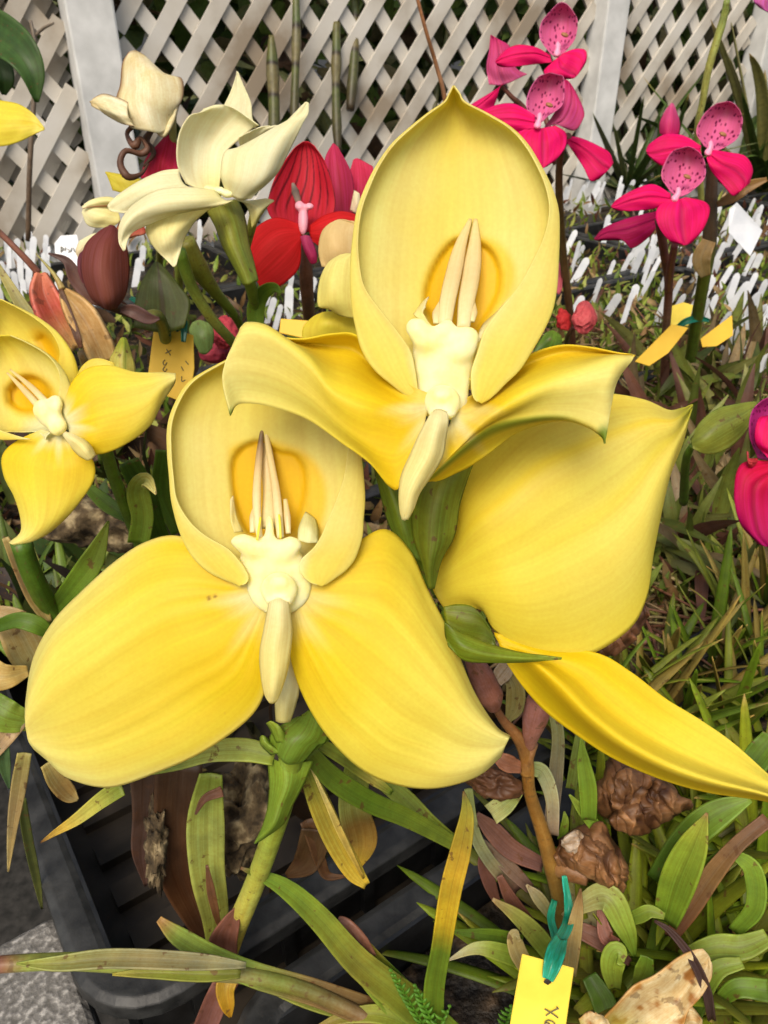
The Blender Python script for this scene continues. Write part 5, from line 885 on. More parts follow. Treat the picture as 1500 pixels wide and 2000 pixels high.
dried([(1165, 1275), (1185, 1235), (1225, 1190), (1262, 1180)], [(1170, 1285), (1205, 1278), (1240, 1250), (1268, 1200)], .33, 16, .6, (.06, .025, .012), (.30, .14, .07))
blade('dead_bract', [(970, 1478, 27.5), (990, 1490, 27.5), (1018, 1500, 27.8)], [22, 34, 20], [(0, (.36, .16, .09)), (1, (.25, .11, .06))], sp_, MDRY)

# ---- tags and ribbons
def slab(name, corners, D, th, mat, parent=None, hole=None):
    """flat plastic card with thickness, corners (px,py,dz cm)"""
    c = np.array([Pn(x, y, D+z*.01) for x, y, z in corners]); n = np.cross(c[1]-c[0], c[2]-c[0]); n /= np.linalg.norm(n); V = np.concatenate([c, c+n*th]); k = len(c)
    Fc = [list(range(k)), [i+k for i in range(k)][::-1]]+[[i, (i+1) % k+0, (i+1) % k+k, i+k][::-1] for i in range(k)]
    return bev(obj(name, V, Fc, mat, parent, smooth=False), .0003, 1)
def strokes(par, lines, D, r=1.2, mat=MINK):
    ps = []
    for ln in lines:
        S = cr(np.array([(x, y, 0) for x, y in ln], float), 8); ps.append(tubeV(Pn(S[:, 0], S[:, 1], D+S[:, 2]), np.full(8, r*D/F), 6))
    V, Fc = join(ps); return obj('writing', V, Fc, mat, par)
tg = thing('plant_tag', P(1058, 1990, .27), 'bright yellow tag marked x, tied by green ribbon to the spent brown stalk', 'tag', 'yellow plant tags')
slab('card', [(1020, 1864, 0), (1122, 1892, 0), (1112, 1960, 0), (1098, 2060, 0), (990, 2040, 0), (1005, 1950, 0)], .262, .0007, MTAG, tg)
blob('hole', [sph((1070, 1917, 0), 9, 7, .02, .2612)], MVEIN, tg, .0003, 0)
strokes(tg, [[(1064, 1971), (1076, 1978), (1090, 1988)], [(1090, 1970), (1078, 1976), (1066, 1984)], [(1087, 1967), (1091, 1971)], [(1064, 1997), (1070, 1993), (1080, 1996), (1086, 2004)], [(1062, 2005), (1066, 1998), (1074, 2000)]], .2612, 1.3)
tg2 = thing('ribbon', P(1080, 1900, .27), 'green plastic ribbon looped round the brown stalk and through the yellow tag', 'ribbon', 'green tie ribbons')
T1, T2 = (.01, .22, .15), (.03, .40, .27)
blade('tie', [(1102, 1710, 29.2), (1106, 1745, 29.2), (1112, 1785, 29.0), (1104, 1815, 28.2), (1085, 1845, 27)], [9, 14, 18, 22, 20], [(0, T2), (.6, T1), (1, T2)], tg2, MRIB, fold=.5, tilt=[0, .6, -.4, .3, 0])
blade('tie', [(1082, 1758, 29.6), (1076, 1790, 29.2), (1082, 1822, 28.2), (1092, 1848, 27)], [12, 14, 16, 18], [(0, T1), (1, T2)], tg2, MRIB, fold=.4, tilt=[.5, 0, .4, 0])
blade('tie', [(1095, 1835, 27.2), (1085, 1862, 26.4), (1078, 1885, 26.1), (1070, 1912, 26.0)], [22, 34, 32, 20], [(0, T2), (.5, T1), (1, T2)], tg2, MRIB, fold=.6)
tg3 = thing('plant_tag', P(335, 860, .42), 'golden handwritten tag hanging behind the left yellow orchid', 'tag', 'yellow plant tags')
slab('card', [(312, 632, 0), (330, 640, 0), (378, 655, 0), (380, 720, 0), (370, 790, 0), (286, 760, 0), (300, 650, 0)], .40, .0007, MTAGO, tg3)
slab('card', [(342, 790, 0), (372, 760, 0), (348, 900, 0)], .40, .0007, MTAGO, tg3)
strokes(tg3, [[(325, 682), (333, 694)], [(334, 684), (323, 690)], [(322, 703), (318, 708), (322, 714), (326, 708)], [(322, 716), (318, 721), (322, 726), (326, 720)], [(323, 729), (317, 730), (316, 737)], [(362, 705), (368, 712)], [(354, 716), (358, 724)], [(355, 735), (355, 745), (362, 742)]], .399, .9)
tg4 = thing('ribbon', P(340, 650, .41), 'frayed dark green ribbon knotted over the golden tag', 'ribbon', 'green tie ribbons')
for q, w_ in (([(255, 582, 40), (275, 592, 39.8), (300, 598, 39.5), (335, 612, 39.3), (358, 625, 39.2)], [8, 12, 14, 16, 12]), ([(296, 582, 39.6), (320, 600, 39.2), (345, 618, 39)], [6, 14, 10]), ([(345, 585, 39.6), (342, 605, 39.2), (330, 625, 39), (326, 656, 39)], [10, 16, 14, 12]), ([(350, 605, 39.2), (358, 630, 39), (358, 668, 39)], [8, 14, 8]), ([(340, 610, 39), (346, 630, 39), (346, 648, 39)], [10, 12, 4])):
    blade('tie', q, w_, [(0, (.01, .13, .09)), (.5, (.02, .20, .14)), (1, (.01, .11, .08))], tg4, MRIB, fold=.5, tilt=.3)
tube('twig', [(335, 608, 39), (352, 592, 38.8), (372, 575, 38.6), (395, 568, 38.4)], [4, 4, 3], [(0, (.10, .07, .03)), (1, (.08, .06, .02))], tg4, MST)
for cs, D, mt, lab in (([(1240, 706), (1312, 633), (1345, 640), (1305, 690), (1268, 715)], .72, MTAGO, 'golden tag leaning behind the twin dark stems at right'), ([(1368, 662), (1430, 615), (1432, 655), (1400, 676), (1372, 678)], .78, MTAGO, 'orange-yellow folded tag right of the green ribbon'),
                    ([(1310, 598), (1335, 590), (1354, 596), (1345, 636), (1308, 640)], .80, MTAG, 'pale yellow tag standing behind the green stem'), ([(548, 622), (604, 626), (598, 662), (545, 650)], .36, MTAGO, 'dull gold tag edge behind the left arm of the top flower')):
    o = slab('plant_tag', [(x, y, 0) for x, y in cs], D, .0008, mt); tag(o, lab, 'tag', 'yellow plant tags')
tg5 = thing('ribbon', P(1350, 640, .76), 'small dark green ribbon around the green stem at right', 'ribbon', 'green tie ribbons')
blade('tie', [(1322, 640, 74), (1340, 628, 73.5), (1362, 622, 73.5), (1385, 626, 74)], [8, 13, 12, 6], [(0, (.01, .15, .10)), (1, (.01, .17, .12))], tg5, MRIB, fold=.5)
wt = slab('plant_label', [(1440, 395, 0), (1490, 450, 2), (1466, 500, 1), (1424, 455, 0), (1425, 408, 0)], .78, .0008, MWHT); tag(wt, 'large blank white label tilted beneath the right magenta orchid', 'label')
wl2 = thing('plant_label', P(130, 560, .80), 'white handwritten label behind the purple-brown bud', 'label')
slab('card', [(118, 460, 0), (150, 458, 0), (160, 500, 0), (152, 536, 0), (108, 502, 0), (106, 475, 0)], .75, .0008, MWHT, wl2)
strokes(wl2, [[(119, 482), (124, 486), (119, 491)], [(119, 482), (119, 493)], [(128, 483), (127, 490)], [(132, 486), (136, 490), (133, 493)], [(140, 484), (138, 492)], [(143, 484), (146, 492)]], .749, .8)
SCRIPT_PART2 = True
# ================================================================== GROUND LEVEL
def inview(p, m=60):
    q = np.array(p)-np.array([0, 0, CAMZ]); d = q[1]*CP-q[2]*SP
    if d < .05: return None
    x = 750+F*q[0]/d; y = 1000-F*(q[1]*SP+q[2]*CP)/d
    return (x, y, d) if -m < x < 1500+m and -m < y < 2000+m else None
# white stake labels
proto = None
def stake(p, h, lean, yaw, wd=.011):
    global proto
    if proto is None:
        pr = [(-.5, 0), (-.5, .9), (-.3, .97), (0, 1), (.3, .97), (.5, .9), (.5, 0), (0, -.22)]
        V = [(x*.011, -.0004, z*.05) for x, z in pr]+[(x*.011, .0004, z*.05) for x, z in pr]; k = len(pr)
        Fc = [list(range(k))[::-1], [i+k for i in range(k)]]+[[i, (i+1) % k, (i+1) % k+k, i+k] for i in range(k)]
        me = bpy.data.meshes.new('white_stake'); me.from_pydata(V, [], Fc); me.materials.append(MWHT); proto = me
    o = bpy.data.objects.new('white_stake', proto); COL.objects.link(o); o.location = p; o.scale = (wd/.011, 1, h/.05)
    o.rotation_euler = (random.uniform(-.15, .25), lean, yaw); tag(o, 'plain white plastic stake standing among the seedlings', 'label', 'white stakes in the seedling trays')
reg = [([(1095, 470), (1500, 420), (1500, 690), (1100, 640)], 80, .052), ([(1090, 385), (1250, 385), (1250, 402), (1090, 400)], 12, .05), ([(0, 480), (110, 480), (110, 600), (0, 600)], 22, .05), ([(500, 560), (610, 560), (610, 670), (500, 660)], 9, .05), ([(1380, 690), (1500, 690), (1500, 790), (1400, 760)], 9, .05), ([(130, 500), (300, 520), (300, 600), (150, 620)], 6, .045), ([(360, 470), (480, 470), (480, 520), (360, 520)], 5, .045)]
used = []
for poly, n, hh in reg:
    c_ = 0; tries = 0; P_ = np.array(poly, float)
    while c_ < n and tries < 4000:
        tries += 1; x = random.uniform(P_[:, 0].min(), P_[:, 0].max()); y = random.uniform(P_[:, 1].min(), P_[:, 1].max())
        if sdpoly(np.array(x), np.array(y), P_) > 0: continue
        p = G(x, y, SOILZ); 
        if any((p-q).length < .024 for q in used) or not before_fence(np.array(p)[:2], .03): continue
        used.append(p); stake(p, hh*random.uniform(.75, 1.2), random.uniform(.08, .42), random.uniform(-.4, .3), random.uniform(.006, .0115)); c_ += 1
# seedlings
sg = [(.16, .24, .03), (.24, .32, .05), (.10, .17, .02), (.32, .36, .08), (.20, .12, .05), (.28, .20, .09), (.14, .06, .04)]
def sc():
    while True:
        if random.random() < .55: x, y = random.uniform(1050, 1540), random.uniform(400, 1200)
        else: x, y = random.uniform(-40, 1100), random.uniform(440, 1250)
        p = G(x, y, SOILZ)
        if before_fence(np.array(p)[:2], .03) and p.y < 3: return (p.x, p.y, SOILZ+random.uniform(0, .012))
V, Fc, C, UV = leafcloud(9500, sc, .022, sg, wr=.30, up=1.1, bend=.5); tag(obj('seedlings', V, Fc, ML, None, C, UV), 'small green and brown seedlings covering the trays', 'seedlings', None, 'stuff')
# litter: thin dead stems and strands between the plants
def strands(n, fn, rad, cols, L):
    ps = []; Cs = []
    for k in range(n):
        p = np.array(fn()); th = random.uniform(0, 6.28); l = L*random.uniform(.4, 1.3); el = random.uniform(.0, .7); d = np.array([math.cos(th)*math.cos(el), math.sin(th)*math.cos(el), math.sin(el)]); k2 = np.array([random.gauss(0, .3), random.gauss(0, .3), -.6*random.random()])
        W = np.array([p+d*l*t+k2*l*t*t for t in np.linspace(0, 1, 8)]); V, Fc = tubeV(W, np.linspace(rad, rad*.5, 8)*random.uniform(.6, 1.5), 5, False); ps.append((V, Fc)); Cs.append(np.tile(np.array(random.choice(cols))*random.uniform(.6, 1.3), (len(V), 1)))
    V, Fc = join(ps); return V, Fc, np.clip(np.concatenate(Cs), 0, 1)
def rr_(x0, x1, y0, y1, z0=0, z1=.01): return lambda: (lambda p: (p.x, p.y, SOILZ+random.uniform(z0, z1)))(G(random.uniform(x0, x1), random.uniform(y0, y1), SOILZ))
V, Fc, C = strands(900, rr_(1040, 1540, 640, 1300), .0013, [(.28, .20, .10), (.22, .10, .06), (.30, .32, .09), (.16, .08, .05), (.40, .34, .17)], .06)
tag(obj('dead_strands', V, Fc, MST, None, C, np.zeros((len(V), 2))), 'tangle of thin dead stems and runners between the trays', 'plant litter', None, 'stuff')
# mid leaves on the right, between litter and seedlings
def midleaf():
    p = rr_(1240, 1540, 700, 1180, 0, .03)(); return p
V, Fc, C, UV = leafcloud(420, midleaf, .06, [(.14, .17, .03), (.20, .21, .06), (.13, .06, .04), (.24, .18, .09), (.09, .12, .02)], wr=.17, up=.7, bend=.7, seg=8)
tag(obj('dead_leaves', V, Fc, ML, None, C, UV), 'curled green and brown leaves lying over the right-hand trays', 'plant litter', None, 'stuff')
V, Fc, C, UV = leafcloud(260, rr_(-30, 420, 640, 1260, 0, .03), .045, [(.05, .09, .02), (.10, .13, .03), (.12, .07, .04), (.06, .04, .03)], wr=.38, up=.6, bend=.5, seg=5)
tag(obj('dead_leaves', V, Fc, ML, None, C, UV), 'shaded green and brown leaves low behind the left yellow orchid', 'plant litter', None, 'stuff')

# strap-leaf rosettes
def rosette(x, y, n, L, wd, label, cols, zoff=0, group='strap-leaved plants in the front tray', elmin=.25, parent=None, yaw0=None):
    base = np.array([*G(x, y, SOILZ)]); base[2] += zoff; t = tag(empty('strap_leaf_plant', base), label, 'plant', group)
    for k in range(n):
        th = random.uniform(0, 6.28) if yaw0 is None else yaw0+random.gauss(0, .7); el = random.uniform(elmin, 1.35); l = L*random.uniform(.55, 1.15); d = np.array([math.cos(th)*math.cos(el), math.sin(th)*math.cos(el), math.sin(el)]); nn = 14; v = np.linspace(0, 1, nn)
        out = np.array([math.cos(th), math.sin(th), 0]); s = np.array([-math.sin(th), math.cos(th), 0]); dr_ = random.uniform(.0, .6)
        W = base+d*l*v[:, None]+out*(l*.25*v**2)[:, None]*dr_-np.array([0, 0, 1])*(l*.55*v**2.4)[:, None]*dr_
        W[:, 2] = np.maximum(W[:, 2], SOILZ+.002); T = np.gradient(W, axis=0); T /= np.linalg.norm(T, axis=1)[:, None]; tw = random.uniform(-.6, .6); N_ = np.cross(s, T); B = s*math.cos(tw)+N_*math.sin(tw); N2 = np.cross(B, T)
        w_ = wd*random.uniform(.7, 1.2)*.5*np.clip(1.25*(v+.35)**.35*(1-v)**.55, 0.02, 1); u = np.linspace(-1, 1, 5)
        V = W[:, None]+B[:, None]*(u[None, :, None]*w_[:, None, None])+N2[:, None]*(.35*np.abs(u)[None]*w_[:, None])[..., None]
        q = random.random(); a, b = random.choice(cols); tipc = (.45, .30, .08) if q < .3 else b
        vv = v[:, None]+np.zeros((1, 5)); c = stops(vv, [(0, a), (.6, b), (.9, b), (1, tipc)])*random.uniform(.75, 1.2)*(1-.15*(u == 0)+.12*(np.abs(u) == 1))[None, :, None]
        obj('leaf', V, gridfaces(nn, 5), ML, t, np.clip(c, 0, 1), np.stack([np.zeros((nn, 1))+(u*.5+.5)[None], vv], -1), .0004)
gc_ = [((.09, .13, .008), (.19, .27, .012)), ((.13, .18, .01), (.28, .34, .018)), ((.07, .12, .008), (.14, .23, .01)), ((.14, .12, .03), (.22, .26, .02)), ((.16, .07, .04), (.16, .18, .02))]
spots_ = [(1180, 1850), (1260, 1900), (1330, 1830), (1420, 1890), (1480, 1800), (1240, 1780), (1380, 1740), (1470, 1680), (1330, 1680), (1230, 1960), (1400, 1990), (1500, 1960), (1150, 1990), (1440, 1600), (1520, 1560), (1360, 1610)]
lab_ = ['beside the right edge of the bright yellow tag', 'above the mottled fallen leaf', 'under the tall upright pointed leaf', 'above the upper end of the mottled fallen leaf', 'at the right edge level with the green ribbon', 'just below the dried brown flowers', 'right of the tall upright pointed leaf', 'at the right edge below the yellow petal tip', 'between the dried flowers and the upright leaf',
    'left of the mottled fallen leaf', 'at the bottom edge right of the mottled leaf', 'in the bottom right corner', 'at the bottom edge beside the yellow tag', 'under the tip of the lowest yellow petal', 'at the right edge just under the yellow petal tip', 'below the lowest petal right of the dried flowers']
for (x, y), l_ in zip(spots_, lab_): rosette(x, y, 15, .085, .0088, 'green strap-leaved rosette '+l_, gc_)
for (x, y) in [(1180, 1500), (1250, 1440), (1330, 1420), (1420, 1440), (1490, 1400), (1290, 1340), (1380, 1330), (1460, 1300), (1180, 1400), (1120, 1480), (1500, 1220)]:
    rosette(x, y, 14, .10, .0075, 'tall grassy plant '+{1180: 'behind the dried flowers under the lowest petal' if y == 1500 else 'hidden behind the base of the lowest petal', 1250: 'behind the middle of the lowest yellow petal', 1330: 'rising above the middle of the lowest petal', 1420: 'rising above the outer half of the lowest petal', 1490: 'above the lowest petal where it meets the right edge', 1290: 'just below the right corner of the turned hood', 1380: 'in front of the dark gap right of the turned hood', 1460: 'below the deep magenta flower', 1120: 'behind the spent stalk and its seed pods', 1500: 'closest beneath the deep magenta flower at the edge'}[x], [((.07, .12, .01), (.14, .24, .015)), ((.10, .14, .02), (.22, .27, .03)), ((.18, .11, .04), (.28, .22, .05))], group='grassy plants behind the lowest petal', elmin=.8)
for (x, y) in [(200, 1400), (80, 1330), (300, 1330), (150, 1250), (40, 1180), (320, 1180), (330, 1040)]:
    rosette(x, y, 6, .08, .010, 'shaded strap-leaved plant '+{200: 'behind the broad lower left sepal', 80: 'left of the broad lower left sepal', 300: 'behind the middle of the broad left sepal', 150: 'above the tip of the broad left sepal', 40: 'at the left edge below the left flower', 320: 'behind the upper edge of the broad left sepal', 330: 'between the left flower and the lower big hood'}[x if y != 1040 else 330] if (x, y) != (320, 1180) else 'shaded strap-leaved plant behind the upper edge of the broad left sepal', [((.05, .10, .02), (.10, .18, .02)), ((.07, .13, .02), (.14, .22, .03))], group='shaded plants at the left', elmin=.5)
# plants on the far trays by the fence
def tuft(x, y, n, L, wd, label, cols):
    rosette(x, y, n, L, wd, label, cols, group='tufted plants beside the fence', elmin=.3)
tuft(1225, 375, 26, .30, .020, 'spiky dark green tuft at the foot of the second post', [((.04, .08, .02), (.08, .14, .03)), ((.08, .10, .04), (.16, .20, .07))])
tuft(1290, 375, 20, .26, .020, 'spiky tuft behind the magenta bud at right', [((.04, .08, .02), (.07, .13, .03))])
tuft(1490, 372, 28, .45, .035, 'tall leafy tuft at the right edge beyond the magenta orchid', [((.04, .09, .02), (.09, .17, .03)), ((.2, .2, .06), (.3, .3, .1))])
tuft(1440, 372, 16, .34, .03, 'dark leafy tuft before the third fence post', [((.04, .08, .02), (.08, .15, .03))])
# big dark leaf upper left
bgp = thing('broad_leaf_plant', P(-60, 420, .9), 'plant with a broad dark green leaf hanging at the upper left', 'plant')
blade('leaf', [(-60, 40, 68), (-10, 60, 67), (35, 95, 66), (62, 140, 66), (72, 200, 67)], [50, 76, 74, 50, 8], [(0, (.05, .11, .02)), (1, (.04, .10, .015))], bgp, ML, fold=.3)
blade('leaf', [(-50, 90, 72), (-15, 110, 71), (5, 150, 71), (8, 185, 72)], [60, 56, 44, 8], [(0, (.03, .08, .015)), (1, (.03, .07, .015))], bgp, ML, fold=.3)
tube('stem', [(-62, 30, 68), (-66, 200, 74), (-60, 420, 92)], [8, 8, 8], [(0, (.1, .08, .04)), (1, (.1, .08, .04))], bgp, MST)
tw_ = thing('bare_twig', P(75, 480, 1.35), 'bare grey-brown branching twig before the doubled lattice', 'twig')
tube('branch', [(60, 40, 118), (68, 90, 119), (66, 200, 121), (58, 330, 124), (55, 470, 130)], [3, 4, 5, 5], [(0, (.20, .17, .13)), (1, (.12, .08, .05))], tw_, MST)
tube('branch', [(66, 72, 119), (85, 55, 118), (105, 45, 117)], [3, 3, 2], [(0, (.2, .17, .13)), (1, (.2, .17, .13))], tw_, MST)
tube('branch', [(66, 76, 119), (48, 85, 118), (20, 60, 117), (0, 30, 116)], [3, 3, 2], [(0, (.2, .17, .13)), (1, (.2, .17, .13))], tw_, MST)

# ---- front centre plant with individually shaped leaves
fp = thing('strap_leaf_plant', P(850, 2030, .31), 'strap-leaved plant at the bottom centre with long sprawling half-brown leaves', 'plant')
bl = lambda *a, **k: blade('leaf', *a, **k)
bl([(880, 2030, 30), (800, 1960, 29.5), (700, 1880, 28.8), (620, 1790, 28.2), (550, 1730, 27.6), (470, 1695, 27)], [60, 62, 52, 44, 32, 4], [(0, g2), (.4, (.24, .24, .03)), (.7, (.22, .33, .03)), (.93, g2), (1, br)], fp, ML, fold=.3)
bl([(860, 2030, 30.2), (780, 1965, 30), (720, 1900, 29.6), (690, 1868, 29.4)], [50, 54, 50, 40], [(0, g2), (.8, g3), (.95, yl), (1, yl)], fp, ML, fold=.3)
bl([(870, 2040, 30.6), (810, 1960, 30.4), (745, 1890, 30), (710, 1848, 29.8)], [40, 40, 34, 26], [(0, g1), (.6, g2), (.85, (.45, .40, .05)), (1, yl)], fp, ML, fold=.3)
blade('dead_tip', [(712, 1880, 29.3), (690, 1850, 29.2), (668, 1822, 29.2), (655, 1815, 29.3)], [52, 62, 56, 44], [(0, (.24, .11, .07)), (1, (.17, .075, .05))], fp, MDRY, fold=.3)
bl([(830, 2020, 30.4), (740, 1985, 30), (620, 1940, 29), (500, 1905, 28.3), (420, 1870, 28), (350, 1830, 27.8), (310, 1795, 27.8)], [40, 52, 46, 44, 38, 34, 12], [(0, (.2, .12, .04)), (.35, (.24, .16, .06)), (.55, (.2, .3, .04)), (.85, (.24, .34, .05)), (.95, (.34, .22, .06)), (1, (.5, .3, .1))], fp, ML, fold=.35)
tube('runner', [(740, 2000, 29.8), (600, 1935, 28.8), (480, 1905, 28.2), (380, 1895, 27.8), (250, 1882, 27.3), (100, 1878, 26.6), (-60, 1888, 26)], [14, 15, 16, 19, 19, 16, 16], [(0, (.22, .12, .07)), (.25, (.16, .19, .03)), (.5, (.30, .25, .12)), (.72, (.26, .32, .06)), (.88, (.26, .30, .06)), (.93, (.22, .09, .06)), (1, (.20, .08, .06))], fp, MST, 50, 14)
bl([(470, 1902, 27.4), (400, 1903, 27.2), (300, 1900, 27), (220, 1903, 26.9)], [14, 26, 20, 4], [(0, (.18, .20, .03)), (.6, (.26, .30, .04)), (1, (.4, .36, .06))], fp, ML, fold=.5)
bl([(480, 1885, 27.2), (380, 1878, 26.8), (220, 1872, 26.2), (110, 1882, 25.9), (32, 1882, 25.7)], [10, 30, 34, 26, 3], [(0, (.34, .34, .18)), (.4, (.30, .27, .12)), (1, (.32, .38, .07))], fp, ML, fold=.6)
bl([(850, 2030, 31), (740, 1990, 31.2), (600, 1955, 31), (490, 1918, 30.6)], [20, 34, 26, 3], [(0, g2), (1, (.40, .42, .08))], fp, ML, fold=.4)
bl([(860, 2040, 30), (760, 1985, 29.6), (680, 1985, 29.4), (610, 2010, 29.4)], [30, 34, 24, 4], [(0, g2), (.6, (.3, .32, .05)), (1, (.30, .2, .05))], fp, ML, fold=.4)
bl([(848, 2010, 29.6), (848, 1930, 28.4), (862, 1850, 27.6), (880, 1740, 26.8), (900, 1660, 26.4), (912, 1590, 26.2), (905, 1545, 26.2)], [38, 40, 38, 42, 40, 26, 3], [(0, (.15, .25, .02)), (.33, (.13, .21, .015)), (.40, (.52, .38, .02)), (.62, (.55, .36, .03)), (.75, (.38, .30, .03)), (.92, (.28, .28, .03)), (1, (.22, .12, .04))], fp, ML, fold=.35)
# feathery leaf
ff = thing('feathery_weed', P(830, 2030, .315), 'small feathery bright green weed beside the sprawling leaves at the bottom', 'plant')
def feather(p0, p1, n, w_):
    ps = []; 
    for k in range(n):
        t = k/(n-1); x = p0[0]+(p1[0]-p0[0])*t; y = p0[1]+(p1[1]-p0[1])*t; d = p0[2]+(p1[2]-p0[2])*t; ww = w_*math.sin(math.pi*(.2+.78*t))
        for s in (-1, 1):
            S = cr(np.array([(x, y, d), (x+s*ww*.6-3, y-ww*.35, d-.1), (x+s*ww-4, y-ww*.9, d-.05)], float), 6); W = Pn(S[:, 0], S[:, 1], S[:, 2]*.01); ps.append(tubeV(W, np.array([2.2, 3.4, 3.4, 3, 2, .6])*d*.01/F, 6))
    S = np.array([p0, p1], float); S = cr(S, 8); ps.append(tubeV(Pn(S[:, 0], S[:, 1], S[:, 2]*.01), np.linspace(2.5, 1, 8)*.3/F, 6))
    V, Fc = join(ps); return obj('frond', V, Fc, ML, ff, np.tile((.10, .26, .02), (len(V), 1)), np.zeros((len(V), 2)))
feather((838, 2020, 29.2), (765, 1895, 28.2), 12, 17); feather((850, 2010, 29), (812, 1925, 28.4), 9, 14); feather((845, 2030, 28.8), (880, 1965, 28.4), 6, 15); feather((985, 2010, 30), (1000, 1965, 29.6), 6, 14)

# ---- leaves around the brown stalk (its own rosette)
rp = thing('strap_leaf_plant', P(1090, 1850, .33), 'rosette of green and dead brown leaves round the foot of the spent stalk', 'plant')
bl = lambda *a, **k: blade('leaf', *a, **k)
for a in (
    ([(900, 1655, 31.5), (840, 1610, 31), (790, 1560, 31), (740, 1520, 31)], [22, 34, 36, 30], [(0, g3), (1, g3)]),
    ([(1010, 1740, 32), (955, 1680, 31), (925, 1620, 30.4), (915, 1540, 30)], [30, 24, 22, 16], [(0, (.20, .10, .08)), (.4, (.34, .36, .18)), (1, (.28, .34, .10))]),
    ([(1060, 1690, 31.5), (1000, 1660, 31), (960, 1620, 30.6), (930, 1590, 30.4)], [26, 38, 36, 12], [(0, (.22, .11, .09)), (1, (.20, .10, .07))]),
    ([(1035, 1735, 31.8), (990, 1690, 31.4), (940, 1640, 31)], [20, 28, 8], [(0, (.20, .12, .09)), (1, (.26, .20, .14))]),
    ([(975, 1770, 32.4), (958, 1730, 32), (945, 1690, 31.8), (942, 1660, 31.6)], [10, 24, 24, 8], [(0, (.16, .07, .05)), (1, (.20, .09, .07))]),
    ([(1040, 1810, 32), (1000, 1760, 31.4), (975, 1710, 31)], [22, 26, 12], [(0, (.15, .06, .04)), (1, (.22, .10, .07))]),
    ([(1080, 1870, 31.4), (1050, 1830, 31), (1010, 1790, 30.6), (962, 1756, 30.2)], [30, 38, 28, 6], [(0, g2), (.7, (.34, .36, .08)), (1, tn)]),
    ([(1020, 1840, 31.6), (960, 1828, 31), (880, 1818, 30.6)], [26, 26, 4], [(0, g2), (1, g2)]),
    ([(1030, 1880, 30.6), (985, 1862, 30.2), (930, 1852, 30), (874, 1876, 29.8)], [30, 34, 22, 3], [(0, g2), (.5, g3), (1, (.6, .55, .35))]),
    ([(1032, 1895, 30.2), (1012, 1860, 30), (1005, 1830, 29.9), (1015, 1826, 29.9)], [30, 34, 28, 12], [(0, (.40, .32, .12)), (1, (.44, .38, .16))]),
    ([(1110, 1900, 29), (1118, 1840, 28.6), (1128, 1780, 28.4), (1134, 1735, 28.3)], [30, 32, 22, 3], [(0, (.24, .20, .08)), (.6, (.40, .30, .12)), (1, br)]),
    ([(1078, 1790, 31.6), (1050, 1752, 31.2), (1028, 1728, 31)], [18, 24, 4], [(0, (.30, .32, .12)), (1, (.5, .42, .25))]),
    ([(1098, 1640, 31), (1104, 1605, 30.8), (1102, 1585, 30.8)], [18, 14, 3], [(0, g2), (1, g3)]),
    ([(1080, 1630, 30), (1078, 1560, 29.6), (1060, 1510, 29.4), (1035, 1500, 29.2)], [22, 26, 30, 26], [(0, (.36, .26, .18)), (.5, (.40, .42, .22)), (1, (.38, .46, .14))]),
    ([(960, 1590, 29), (990, 1568, 28.8), (1020, 1545, 28.6)], [40, 36, 10], [(0, (.46, .48, .20)), (1, (.32, .42, .08))]),
    ([(1075, 1620, 33), (1085, 1520, 33), (1090, 1440, 33), (1080, 1380, 33)], [26, 28, 24, 22], [(0, (.30, .22, .18)), (1, (.30, .34, .10))]),
    ([(1115, 1540, 33), (1130, 1460, 32.8), (1140, 1400, 32.8)], [20, 22, 14], [(0, (.22, .3, .05)), (1, (.22, .3, .05))]),
    ([(990, 1410, 30), (1005, 1380, 29.8), (1005, 1340, 29.6), (985, 1310, 29.5)], [10, 34, 34, 12], [(0, (.4, .36, .12)), (.5, (.34, .30, .10)), (1, (.5, .44, .18))]),
    ([(970, 1330, 29), (985, 1310, 28.8), (1000, 1290, 28.6)], [24, 34, 20], [(0, (.60, .48, .36)), (1, (.66, .56, .42))]),
    ([(1180, 1800, 31), (1130, 1770, 31), (1100, 1720, 31.4)], [26, 40, 28], [(0, (.5, .42, .2)), (1, (.40, .40, .12))])): bl(*a, rp, ML, fold=.3)
